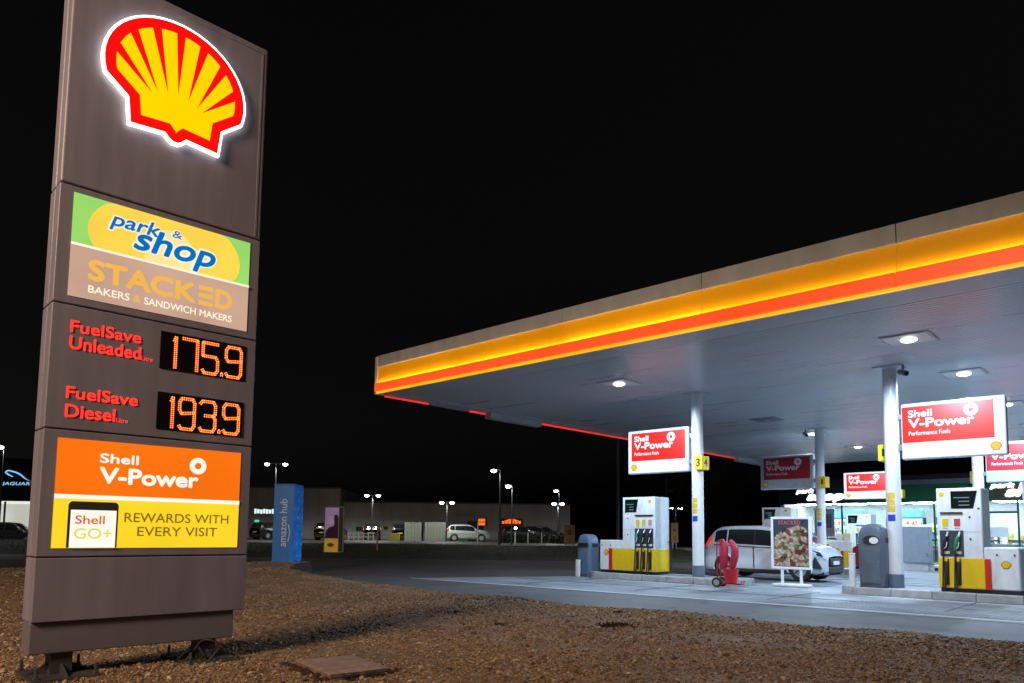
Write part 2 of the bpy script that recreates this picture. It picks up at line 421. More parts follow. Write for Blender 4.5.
cr_.elements[0].color = (.07, .040, .022, 1); cr_.elements[1].color = (.55, .46, .36, 1)
for pos, c in ((.3, (.18, .112, .058, 1)), (.65, (.29, .19, .105, 1)), (.90, (.42, .31, .20, 1))):
    e = cr_.elements.new(pos); e.color = c
l_.new(an.outputs['Fac'], rp.inputs[0]); l_.new(rp.outputs[0], n_['Principled BSDF'].inputs['Base Color']); n_['Principled BSDF'].inputs['Roughness'].default_value = .85
me.materials.append(m)
tag(link('gravel_stones', me), 'loose tan gravel stones covering the bed around the price sign', 'gravel', kind='stuff')

# ------------------------------------------------------------------ the tall price sign
PYL_O = (-7.7025, 1.9327, 0.0); PYL_RZ = math.radians(87.2473)
pyl = thing('price_sign', 'tall grey price sign with glowing shell emblem standing on the gravel', 'sign', PYL_O, PYL_RZ)
W_, TOP = 1.978, 7.0
MB().box(.035, W_-.035, .02, .345, .62, TOP-.03).build('core', M_dark, pyl)
for z0_, z1_ in ((.604, 1.185), (1.197, 2.374), (2.386, 3.564), (3.576, 4.722), (4.734, TOP)):
    top = z1_ == TOP
    for y0, y1, nm in ((0, .17, 'front_panel'), (.195, .365, 'back_panel')):
        MB().box(0, W_, y0, y1, z0_, z1_).build(nm, M_steelgrey, pyl, bevel=.02 if top else .009, seg=3)
MB().box(.0, 1.874, .035, .33, .314, .60).build('skirt', pm('skirt cladding', (.15, .145, .185), .5, var=.06), pyl, bevel=.01)
# raised rim round the top panel
MB().box(1.905, 1.925, -.006, .004, 4.76, 6.92).box(.05, 1.925, -.006, .004, 6.925, 6.94).build('rim', M_steelgrey, pyl)
# steel feet with gussets and anchor bolts
for fx in (.28, 1.62):
    ft = MB().box(fx-.28, fx+.28, -.16, .52, .092, .116).build('base_plate', M_steeldark, pyl)
    MB().box(fx-.09, fx+.09, .08, .28, .10, .33).build('post', M_steeldark, ft)
    for sx in (-1, 1):
        MB().prism([(fx+sx*.09, .115), (fx+sx*.27, .115), (fx+sx*.25, .135), (fx+sx*.09, .21)], .17, .19, 'y').build('gusset', M_steeldark, ft)
    for y0, sy in ((.08, -1), (.28, 1)):
        MB().prism([(y0, .115), (y0+sy*.23, .115), (y0+sy*.21, .135), (y0, .21)], fx-.01, fx+.01, 'x').build('gusset', M_steeldark, ft)
    for bx in (-.24, .24):
        for by in (-.12, .48):
            MB().cyl((fx+bx, by, .09), (fx+bx, by, .22), .014, n=8).cyl((fx+bx, by, .116), (fx+bx, by, .14), .028, n=6).build('anchor_bolt', M_steeldark, ft)
cb = MB()
for k in range(4):
    a = 1.25+.11*k; pth = []
    for i in range(15):
        t = i/14; pth.append((a+.42*t+.05*math.sin(5*t+k), -.02+.10*math.sin(3*t+k*1.3), .10+.17*math.sin(math.pi*t)*(1-.15*k)+.14*t*(k % 2)))
    cb.tube(pth, .011, 6)
cb.build('cable', M_black, pyl, smooth=True)
# lit emblem, standing off the face
EC = (.991, 6.111, .702)
def ep(pts): return [(EC[0]+x*EC[2], EC[1]+z*EC[2]) for x, z in pts]
E_halo = em('edge lit acrylic', (1, .90, .76), 3.6, .05)
E_red = em('emblem red', lin(252, 12, 10), 1.0, .02); E_yel = em('emblem yellow', lin(255, 212, 0), 1.0, .02)
emb = MB().prism(ep(offset(SHELL, .036)), -.055, -.018, 'y').build('emblem', E_halo, pyl)
pplate(ep(SHELL), -.056, E_red, 'emblem_border', emb, .006)
pplate(ep(offset(SHELL, -.145)), -.063, E_yel, 'emblem_face', emb, .004)
for r in shell_rays(): pplate(ep(r), -.0685, E_red, 'emblem_ray', emb, .003)
# shop panel
E_green = em('panel green', lin(150, 215, 105), 1.0, .10, 1.5); E_sun = em('panel sun yellow', lin(252, 212, 78), 1.0, .08, 2)
E_warm = em('panel warm white', lin(255, 240, 215), 1.0, .04); E_beige = em('panel beige', lin(196, 160, 140), 1.0, .12, 1.6)
E_gold = em('panel gold', lin(238, 180, 78), 1.0, .04); E_blue = em('panel blue', lin(0, 110, 190), 1.0, .03); E_pale = em('panel pale sun', lin(255, 228, 150), 1.0, .05)
sp = pplate(rect(.117, 1.861, 4.165, 4.661), -.002, E_green, 'shop_panel', pyl)
tag(sp, 'green and yellow backlit shop panel')
def half_ell(cx_, cz_, rx, rz_, zlo, zhi, n=40):
    out = []
    for i in range(n):
        a = 2*math.pi*i/n; out.append((cx_+rx*math.cos(a), min(zhi, max(zlo, cz_+rz_*math.sin(a)))))
    return out
pplate(half_ell(1.0, 4.36, .75, .46, 4.168, 4.658), -.008, E_sun, 'sun_disc', sp)
pplate(half_ell(1.03, 4.22, .26, .33, 4.168, 4.62), -.013, E_pale, 'pale_disc', sp)
for s_, b in (('outline', .075), ('letter', .022)):
    mt = E_warm if s_ == 'outline' else E_blue; y = -.018 if s_ == 'outline' else -.023; g = .014 if s_ == 'outline' else 0
    text('park', .43-g, .905+g, 4.385-g, 4.575+g, y, mt, sp, b, .25)
    text('&', 1.02-g*.7, 1.12+g*.7, 4.475-g*.7, 4.555+g*.7, y-.001, mt, sp, b*.8, .1)
    text('shop', .655-g, 1.48+g, 4.175-g*.5, 4.50+g, y-.002, mt, sp, b+.005, .25)
pplate(rect(.117, 1.861, 4.148, 4.172), -.014, E_warm, 'divider', pyl)
bp_ = pplate(rect(.117, 1.861, 3.652, 4.148), -.002, E_beige, 'bakery_panel', pyl)
text('STACK', .275, 1.295, 3.84, 4.05, -.008, E_gold, bp_, .045, 0, 1.0)
for z in (3.84, 3.9225, 4.005): pplate(rect(1.325, 1.475, z, z+.045), -.004, E_gold, 'letter_bar', bp_)
text('D', 1.50, 1.685, 3.84, 4.05, -.008, E_gold, bp_, .045)
text('BAKERS', .285, .655, 3.717, 3.79, -.008, E_warm, bp_, .02); text('&', .69, .755, 3.717, 3.79, -.008, E_gold, bp_, .02); text('SANDWICH MAKERS', .79, 1.688, 3.717, 3.79, -.008, E_warm, bp_, .02)
# fuel names and price displays
E_redl = em('red lit letters', (1.0, .034, .022), 1.7, .05)
E_dot = em('led dots', (1.0, .25, .045), 2.7, .10, 40); E_dotb = em('led glow', (.55, .022, .004), .8, .1)
M_led = pm('display black', (.006, .006, .007), .3)
def fuel(zt, name2, z2a, z2b, x2, lit):
    text('FuelSave', .158, .785, zt-.115, zt, -.006, E_redl, pyl, .022)
    text(name2, .158, x2, z2a, z2b, -.006, E_redl, pyl, .022)
    text('Litre', lit, lit+.105, z2a, z2a+.042, -.004, E_redl, pyl, .0)
fuel(3.423, 'Unleaded', 3.145, 3.272, .79, .797); fuel(2.79, 'Diesel', 2.495, 2.62, .588, .60)
GLY = {'1': [[(-.14, .86), (.0, 1), (.0, 0)]], '7': [[(0, 1), (1, 1), (1, .8), (1, 0)]],
       '5': [[(1, 1), (0, 1), (0, .56), (.85, .56), (1, .44), (1, .12), (.85, 0), (.12, 0), (0, .1)]],
       '9': [[(1, .56), (.14, .5), (0, .62), (0, .88), (.14, 1), (.86, 1), (1, .88), (1, .12), (.86, 0), (.14, 0), (0, .1)]],
       '3': [[(0, .9), (.14, 1), (.86, 1), (1, .88), (1, .6), (.86, .52), (.3, .52)], [(.86, .52), (1, .42), (1, .12), (.86, 0), (.14, 0), (0, .1)]]}
def digit(g, x0, x1, z0_, z1_, par):
    d = MB(); gl = MB(); w, h = x1-x0, z1_-z0_
    for st in GLY[g]:
        P = [Vector((x0+p[0]*w, z0_+p[1]*h)) for p in st]; acc = 0
        for a, b in zip(P[:-1], P[1:]):
            L = (b-a).length; t = (b-a)/L; nn = Vector((-t.y, t.x))
            for o_ in (1,):
                q = [a+nn*.019, b+nn*.019, b-nn*.019, a-nn*.019]; gl.prism([tuple(v) for v in q], -.011, -.0105, 'y')
            k = max(2, round(L/.0205))
            for i in range(k+1):
                c = a+(b-a)*(i/k)
                for o_ in (-.0098, .0098):
                    e = c+nn*o_; d.prism([(e.x+.0062*math.cos(j*1.0472), e.y+.0062*math.sin(j*1.0472)) for j in range(6)], -.015, -.012, 'y')
    do = d.build('digit', E_dot, par); gl.build('painted_glow', E_dotb, do)  # wider red strokes behind the dots paint their glow
for (zt, zb2), num in (((3.483, 3.095), '1759'), ((2.854, 2.475), '1939')):
    dp = MB().box(.9675, 1.861, -.010, .02, zb2, zt).build('price_display', M_led, pyl, bevel=.003)
    zl, zh = zb2+.022, zt-.042
    for ch_, (xa, xb) in zip(num, ((1.118, 1.118+.12) if num[0] == 'x' else (1.118, 1.24), (1.187, 1.338), (1.396, 1.556), (1.645, 1.812))):
        digit(ch_, xa, xb, zl, zh, dp)
    pt = MB()
    for dx, dz in ((0, 0), (.02, 0), (0, .02), (.02, .02), (.01, .033)):
        pt.prism([(1.593+dx+.0065*math.cos(j*1.0472), zl-.004+dz+.0065*math.sin(j*1.0472)) for j in range(6)], -.015, -.012, 'y')
    pt.build('decimal_point', E_dot, dp)
# fuel advert panel
E_or = em('advert orange', lin(246, 112, 14), 1.0, .10, 1.3); E_ye = em('advert yellow', lin(250, 214, 40), 1.0, .08, 1.6)
E_wh = em('advert white', lin(255, 248, 235), 1.0, .02); E_br = em('advert brown', lin(132, 100, 18), 1.0, .05); E_lime = em('advert lime', lin(226, 214, 90), 1.0, .05)
ap = pplate(rect(.117, 1.861, 1.771, 2.298), -.002, E_or, 'fuel_panel', pyl)
text('Shell', .476, .825, 2.088, 2.182, -.008, E_wh, ap, .035); text('V-Power', .48, 1.417, 1.888, 2.05, -.008, E_wh, ap, .045)
ring(1.405, 2.122, .087, .034, -.008, E_wh, 'ring_mark', ap)
pplate(rect(.117, 1.861, 1.735, 1.775), -.009, E_wh, 'divider', pyl)
rp_ = pplate(rect(.117, 1.861, 1.275, 1.735), -.002, E_ye, 'rewards_panel', pyl)
ph = [(.236, 1.278), (.665, 1.278), (.665, 1.68), (.655, 1.70), (.635, 1.712), (.265, 1.712), (.246, 1.70), (.236, 1.68)]
pplate(ph, -.008, em('print black', lin(38, 30, 22), 1.0), 'phone_print', rp_)
pplate(rect(.258, .648, 1.279, 1.632), -.013, E_wh, 'phone_screen', rp_)
text('Shell', .295, .548, 1.50, 1.582, -.018, em('print orange', lin(228, 90, 20), 1), rp_, .02)
text('GO+', .292, .615, 1.362, 1.462, -.018, E_lime, rp_, .015)
text('REWARDS WITH', .722, 1.752, 1.525, 1.618, -.008, E_br, rp_, .012); text('EVERY VISIT', .845, 1.637, 1.390, 1.482, -.008, E_br, rp_, .012)

# inspection slab and weeds in the gravel
sl = thing('inspection_cover', 'tilted reddish tiled inspection slab lying in the gravel', 'slab', (-6.42, 4.37, .045))
sl.rotation_euler = (math.radians(-1.0), math.radians(2), math.radians(-6))
MB().box(-.39, .39, -.34, .34, -.06, .062).build('slab', pm('pinkish concrete', (.15, .105, .09), .85, var=.22, scale=7, bump=.4), sl, bevel=.012)
tl = [pm('pinkish concrete tile %d' % q, (.27*f, .195*f, .17*f), .85, var=.25, scale=9, bump=.35) for q, f in enumerate((1.0, .86, .93))]
for i in range(4):
    for j in range(4):
        o = MB().box(-.092, .092, -.079, .079, 0, .012+.003*random.random()).build('tile', random.choice(tl), sl, bevel=.004, loc=(-.291+.194*i, -.252+.168*j, .0625))
M_soil = pm('wet soil', (.016, .011, .008), .9, bump=.5); M_brown = pm('dark brown lump', (.040, .024, .012), .9, bump=.6)
for nm, mt, n_ in (('dark_lumps', M_brown, 150), ('soil_clods', M_soil, 120)):
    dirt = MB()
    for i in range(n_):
        if nm == 'dark_lumps': x, y = random.uniform(-.52, .36), -.37+random.gauss(0, .035)  # dark brown lumps along the slab's near edge
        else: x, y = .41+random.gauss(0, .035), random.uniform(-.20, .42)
        dirt.ell((x, y, -.02+random.random()*(.055 if nm == 'dark_lumps' else .075)), (random.uniform(.02, .05), random.uniform(.02, .045), random.uniform(.012, .028)), 6, 4)
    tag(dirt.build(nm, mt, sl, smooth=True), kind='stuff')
def tuft(loc, n, r, h, label, mat):
    t = thing('weed_tuft', label, 'weed', loc, 0, 'small weeds in the gravel'); mb = MB()
    for i in range(n):
        a = random.uniform(0, 6.28); q = r*abs(random.gauss(0, .62)); b = random.uniform(0, 6.28); L = h*random.uniform(.5, 1.2)
        x, y = q*math.cos(a), q*math.sin(a); dx, dy = math.cos(b)*L*.8, math.sin(b)*L*.8; w = .012
        mb.add([(x-w*math.sin(b), y+w*math.cos(b), -.01), (x+w*math.sin(b), y-w*math.cos(b), -.01), (x+dx*.6, y+dy*.6, L*.8), (x+dx, y+dy, L*.75)], [(0, 1, 2), (1, 3, 2)])
    mb.build('blades', mat, t)
M_weed = pm('dead weed', (.018, .016, .010), .9)
tuft((-6.41, 9.2, gz(-6.41, 9.2)), 420, .26, .05, 'dark flattened weed clump in the gravel near the road', M_weed)
tuft((-6.75, 8.8, gz(-6.75, 8.8)), 200, .26, .035, 'thin straw coloured weed patch beside the dark clump', pm('straw weed', (.10, .07, .03), .9))
for i, (x, y, lb) in enumerate(((-9.3, 8.6, 'tiny dark weed sprig left of the weed clump'), (-7.9, 8.2, 'tiny dark weed sprig nearest the weed clump'), (-7.6, 10.9, 'tiny dark weed sprig close to the road edge'))):
    tuft((x, y, gz(x, y)), 40, .12, .05, lb, M_weed)

# ------------------------------------------------------------------ the canopy
CX0, CX1, CY0, CY1, ZB, ZT = -19.14, 2.0, 14.04, 45.5, 5.87, 7.115
can = thing('fuel_canopy', 'large flat canopy with glowing yellow and red edge over the fuel pumps', 'canopy', (CX0, CY0, 0))
def cp(mb, name, mat, par=None, **k):       # canopy part authored in layout coordinates
    mb.v = [v-Vector((CX0, CY0, 0)) for v in mb.v]; return mb.build(name, mat, par or can, **k)
M_fgrey = pm('fascia grey', (.36, .40, .50), .5, var=.22, scale=1.0, stretch=(2, 2, .5)); M_fyel = pm('fascia yellow', (.86, .42, .004), .4, var=.05, scale=1.5); M_fyel.node_tree.nodes['Principled BSDF'].inputs['Emission Color'].default_value = (.9, .33, .003, 1); M_fyel.node_tree.nodes['Principled BSDF'].inputs['Emission Strength'].default_value = .13
E_fy = em('fascia yellow lit trim', lin(255, 186, 20), 1.0, .15, 1.0); E_fr = em('fascia red bar', (1.0, .085, .016), 1.0, .16, .5)
E_strip = em('fascia added light strip', (1.0, .82, .45), 13.0, .30, .45)
def fascia(a, b, side):
    def bx(z0_, z1_, d0, d1, g=.006):
        return MB().box(a+g, b-g, CY0-d1, CY0-d0, ZB+z0_, ZB+z1_) if side == 'f' else MB().box(CX0-d1, CX0-d0, a+g, b-g, ZB+z0_, ZB+z1_)
    cp(bx(.88, 1.245, -.06, 0), 'fascia_top_panel', M_fgrey, bevel=.01)
    # yellow panel leans back towards its top
    pr = [(0.02, .315), (.0, .45), (-.025, .62), (-.05, .78), (-.055, .882), (-.10, .882), (-.10, .315)]
    if side == 'f': y = MB().prism([(CY0-p[0], ZB+p[1]) for p in pr], a+.004, b-.004, 'x')
    else: y = MB().prism([(CX0-p[0], ZB+p[1]) for p in pr], a+.004, b-.004, 'y')
    cp(y, 'fascia_yellow_panel', M_fyel, smooth=True)
    cp(bx(.060, .31, -.02, .13, .010), 'fascia_red_bar', E_fr, bevel=.004)
    cp(bx(.311, .3115, .03, .105, .02), 'added_light_strip', E_strip if side == 's' else em('fascia added light strip %d' % int(a*7), (1.0, .66, .28), random.uniform(13, 20), .45, .5))  # unseen upward strip, added so the yellow panel brightens towards its foot
    cp(bx(0.0, .057, -.03, .05), 'fascia_lower_trim', E_fy)
fx_ = [CX0, -15.385, -11.48, -7.61, -3.74, .13, CX1]
for a, b in zip(fx_[:-1], fx_[1:]): fascia(a, b, 'f')
cp(MB().box(CX0-.14, CX0+.0, CY0-.02, CY0+.3, ZB-.02, ZT-.02), 'corner_cap', pm('corner cap', (.55, .5, .5), .5), bevel=.02)
# the side edge is seen from behind and below: a row of lit red bars with gaps where boxes hang
for a, b in ((14.4, 16.25), (18.2, 19.0), (21.95, 25.6), (25.62, 29.3), (29.32, 33.0), (33.02, 36.4), (36.42, 39.0)):
    cp(MB().box(CX0-.12, CX0-.02, a, b, ZB-.045, ZB+.2), 'side_red_bar', em('side red bar', (1.0, .035, .025), .85, .1, .5), bevel=.01)
cp(MB().box(CX0-.02, CX0+.04, CY0+.3, CY1, ZB+.0, ZT), 'side_fascia', M_fgrey)
cp(MB().box(CX0-.13, CX0-.02, 16.3, 18.15, ZB-.05, ZB+.18), 'unlit_bar', M_midgrey, bevel=.01)
for a, b in ((19.02, 21.9), (39.05, 42.4)):
    cp(MB().box(CX0-.10, CX0+.22, a, b, ZB-.20, ZB+.02), 'hanging_box', pm('box sheet', (.5, .52, .54), .5), bevel=.01)
sof = MB(); pit = .15; npl = int((CY1-CY0-1.0)/pit); zs = ZB+.035
for i in range(npl):
    y = CY0+.9+i*pit
    gd = .03 if i % 12 == 0 else .016; gw = .028 if i % 12 else .036
    sof.add([(CX0+.5, y, zs), (CX1-.3, y, zs), (CX1-.3, y+pit-gw, zs), (CX0+.5, y+pit-gw, zs), (CX0+.5, y+pit-gw+.006, zs+gd), (CX1-.3, y+pit-gw+.006, zs+gd),
             (CX0+.5, y+pit-.006, zs+gd), (CX1-.3, y+pit-.006, zs+gd), (CX0+.5, y+pit, zs), (CX1-.3, y+pit, zs)], [(0, 1, 2, 3), (3, 2, 5, 4), (4, 5, 7, 6), (6, 7, 9, 8)])
cp(sof, 'soffit', M_soffit)
cp(MB().box(CX0+.04, CX1, CY0+.03, CY0+.9, ZB+.02, ZB+.06).box(CX0+.04, CX0+.5, CY0+.9, CY1, ZB+.02, ZB+.06), 'soffit_border', pm('soffit trim', (.58, .6, .64), .4), bevel=.004)
cp(MB().box(CX0+.06, CX1-.02, CY0+.06, CY1, ZB+.12, ZT-.08), 'roof', M_midgrey)
ROWS = (20.59, 30.75, 41.0); CXS = (-11.352, -5.748)
ZI = .19
def arc(c, r, a0, a1, z0_, z1_, n=8):
    mb = MB(); vs = []
    for i in range(n+1):
        a = math.radians(a0+(a1-a0)*i/n)
        vs += [(c[0]+r*math.cos(a), c[1]+r*math.sin(a), z0_), (c[0]+r*math.cos(a), c[1]+r*math.sin(a), z1_)]
    return mb.add(vs, [(2*i, 2*i+2, 2*i+3, 2*i+1) for i in range(n)])
M_stick = pm('yellow notice', (.75, .50, .05), .5, var=.25, scale=14); M_blue = pm('blue notice', (.02, .05, .50), .5)
M_collar = pm('column collar', (.12, .16, .21), .5)
for yy in ROWS:
    for xx in CXS:
        c = cp(MB().cyl((xx, yy, ZI+.34), (xx, yy, zs), .178, n=28), 'column', M_whitem, smooth=True)
        MBo = (CX0, CY0, 0)
        def sub(mb, nm, mt, **k):
            mb.v = [v-Vector(MBo) for v in mb.v]; return mb.build(nm, mt, c, **k)
        sub(MB().cyl((xx, yy, ZI), (xx, yy, ZI+.34), .19, n=28), 'collar', M_collar, smooth=True)
        sub(MB().box(xx-.33, xx+.33, yy-.33, yy+.33, zs-.03, zs-.003), 'head_plate', M_soffit, bevel=.008)
        for i in range(3):
            sub(arc((xx, yy), .181, -125, -65, 2.12+.17*i, 2.27+.17*i), 'yellow_notice', M_stick)
        sub(arc((xx, yy), .181, -125, -65, 1.88, 2.05), 'blue_notice', M_blue)

# recessed lights in the soffit
def canopy_light(x, y, on, label):
    t = thing('canopy_light', label, 'light', (x, y, zs), 0, 'square lights in the canopy ceiling')
    MB().box(-.5, .5, -.5, .5, -.022, -.002).build('frame', pm('light frame', (.45, .47, .50), .4) if on else M_midgrey, t, bevel=.008)
    MB().box(-.44, .44, -.44, .44, -.03, -.023).build('reflector', M_white if on else M_grey, t)
    MB().ell((0, 0, -.03), (.17, .17, .06)).build('lens', em('lamp lens', (.92, .97, 1.0), 9.0) if on else M_midgrey, t, smooth=True)
    if on:
        light('lamp', 'SPOT', (0, 0, -.16), 1050, COOL, t, spot_size=math.radians(172), spot_blend=.35, shadow_soft_size=.10)
for x, y, on, lb in ((-12.29, 17.7, 1, 'lit square ceiling light nearest the canopy corner'), (-4.54, 17.78, 1, 'large lit square ceiling light in front of the right column'),
                     (-4.43, 22.48, 1, 'lit square ceiling light above the large fuel sign'), (-11.9, 26.9, 0, 'unlit dark square fitting in the canopy ceiling'),
                     (-12.03, 31.8, 1, 'lit square ceiling light partly hidden by the second row column'), (-12.08, 37.8, 1, 'small lit ceiling light farthest along the left row'),
                     (-4.45, 28.6, 1, 'lit ceiling light at the right edge behind the large fuel sign'), (-4.45, 34.5, 1, 'farther lit ceiling light at the right edge'),
                     (-4.45, 41.0, 1, 'farthest lit ceiling light on the right row')):
    canopy_light(x, y, on, lb)
# small cameras by the column heads
def camera_box(x, y, label):
    t = thing('security_camera', label, 'camera', (x, y, zs-.03), 0, 'security cameras under the canopy')
    MB().cyl((0, 0, 0), (0, 0, -.12), .03, n=10).build('bracket', M_grey, t)
    b = MB().cyl((-.10, .12, -.15), (.12, -.16, -.27), .07, n=14).build('housing', M_grey, t, smooth=True)
    MB().cyl((.12, -.16, -.27), (.128, -.17, -.274), .05, n=14).build('lens', M_black, t)
camera_box(-5.35, 20.3, 'grey security camera beside the right column head')
camera_box(-11.75, 30.3, 'grey security camera beside the second row column head')

# ------------------------------------------------------------------ islands
kerb_m = [pm('kerb concrete %s' % k, c, .8, var=.2, scale=6, bump=.3) for k, c in (('a', (.42, .43, .43)), ('b', (.37, .38, .385)), ('c', (.46, .465, .46)))]
def island(name, x0, x1, yc):
    hw = .70; pts = []
    r = .35
    for cx_, cy_, a0 in ((x1-r, yc+hw-r, 0), (x0+r, yc+hw-r, 90), (x0+r, yc-hw+r, 180), (x1-r, yc-hw+r, 270)):
        for i in range(6): a = math.radians(a0+18*i); pts.append((cx_+r*math.cos(a), cy_+r*math.sin(a)))
    t = struct(name, MB().prism(offset(pts, -.14), -.01, ZI-.006, 'z'), M_concrete)
    i = x0+r
    k = 0
    while i < x1-r-.05:                            # straight kerb stones, front and back
        j = min(i+.915, x1-r)
        for ya, yb in ((yc-hw, yc-hw+.14), (yc+hw-.14, yc+hw)):
            o = MB().box(i+.004, j-.004, ya, yb, -.012, ZI+random.uniform(-.004, .004)).build('kerb_stone', kerb_m[k % 3], t, bevel=.02); k += 1
        i = j
    for sx in (0, 1):                              # rounded ends
        idx = range(6, 18) if sx == 0 else list(range(18, 24))+list(range(0, 6))
        P = [pts[q] for q in idx]; I = [offset(pts, -.14)[q] for q in idx]
        MB().prism(P+I[::-1], -.012, ZI, 'z').build('kerb_stone', kerb_m[sx], t)
    return t
island('pump_island', -15.15, -9.75, ROWS[0]); island('pump_island', -6.95, -1.2, ROWS[0])
island('pump_island', -15.15, -9.75, ROWS[1]); island('pump_island', -6.95, -1.2, ROWS[1]); island('pump_island', -15.15, -9.75, ROWS[2])

# ------------------------------------------------------------------ hanging fuel signs
def flag(x0, y, lit, right, label):
    t = thing('fuel_sign', label, 'sign', (x0, y, 3.45), 0, 'red and white fuel signs on the canopy columns')
    w, h = 2.27, 1.43
    if lit: wm, rm, tm, ym = em('sign white lit', (.80, .88, .97), 1.0, .05), em('sign red lit', lin(232, 38, 30), 1.0, .05), em('sign text lit', (.95, .97, 1.0), 1.0), em('sign yellow lit', lin(250, 195, 20), 1.0)
    else: wm, rm, tm, ym = pm('sign white unlit', (.42, .45, .50), .4), pm('sign red unlit', (.36, .010, .016), .4), pm('sign text unlit', (.60, .60, .64), .4), M_yellow
    MB().box(0, w, 0, .24, 0, h).build('casing', pm('sign casing', (.62, .66, .72), .4), t, bevel=.035, seg=3)
    pplate(rect(.03, w-.03, .03, h-.03), -.001, wm, 'face', t, .004)
    o = -.12 if right else 0
    pplate(rect(.15+o, 2.15+o, .42, 1.34), -.006, rm, 'red_panel', t, .004)
    o += .10 if not right else .13
    text('Shell', .16+o, .71+o, 1.06, 1.25, -.012, tm, t, .038); text('V-Power', .16+o, 1.62+o, .79, 1.03, -.012, tm, t, .045)
    text('Performance Fuels', .17+o, 1.10+o, .60, .71, -.012, tm, t, .015)
    ring(1.55+o, 1.14, .155, .055, -.012, tm, 'ring_mark', t)
    small_shell(.24 if not right else 2.05, .21, .115, -.006, em('sign shell red', lin(225, 40, 20), 1.0) if lit else M_red, ym, t)
    # bracket to the column
    MB().box(w-.02 if not right else -.10, w+.10 if not right else .02, .06, .18, .25, .40).box(w-.02 if not right else -.10, w+.10 if not right else .02, .06, .18, 1.05, 1.20).build('bracket', M_galv, t)
    return t
flag(-13.86, 20.47, 1, 0, 'lit red fuel sign hanging left of the front left column')
flag(-5.48, 20.47, 1, 1, 'large lit red fuel sign right of the front right column')
flag(-13.86, 30.63, 0, 0, 'dim unlit red fuel sign on the second row column behind the car')
flag(-13.86, 40.88, 1, 0, 'small bright red fuel sign half hidden by the right column')
flag(-5.48, 30.63, 0, 1, 'dim unlit red fuel sign cut off at the right edge')

def number_box(x, y, a, b, label):
    t = thing('pump_number_sign', label, 'number sign', (x, y, 3.47), 0, 'yellow pump number boxes on the columns')
    M_n = pm('number yellow', (.85, .58, .02), .4); w, d, h = .27, .46, .43
    MB().box(0, w, 0, d, 0, h).build('casing', M_n, t, bevel=.012)
    if a is None: pplate(rect(.10, .17, .12, .32), -.001, M_dark, 'plain_mark', t, .003); return  # plain dark mark stands in for an illegible number
    text(a, .07, .20, .10, .34, -.002, M_black, t, .02)
    tx = text(b, .13, .33, .10, .34, 0, M_black, t, .02)
    tx.rotation_euler = (0, 0, math.radians(90)); tx.location = Vector((w+.002, 0, 0))*K
number_box(-11.30, 20.28, '3', '4', 'yellow number box reading 3 and 4 on the front left column')
number_box(-6.12, 20.68, None, None, 'yellow number box on the left of the front right column')
number_box(-11.30, 30.44, None, None, 'yellow number box on the second row column behind the car')
number_box(-6.03, 30.9, None, None, 'yellow number box on the column right of the shop windows')
number_box(-11.20, 40.7, None, None, 'small yellow number box just right of the front right column')

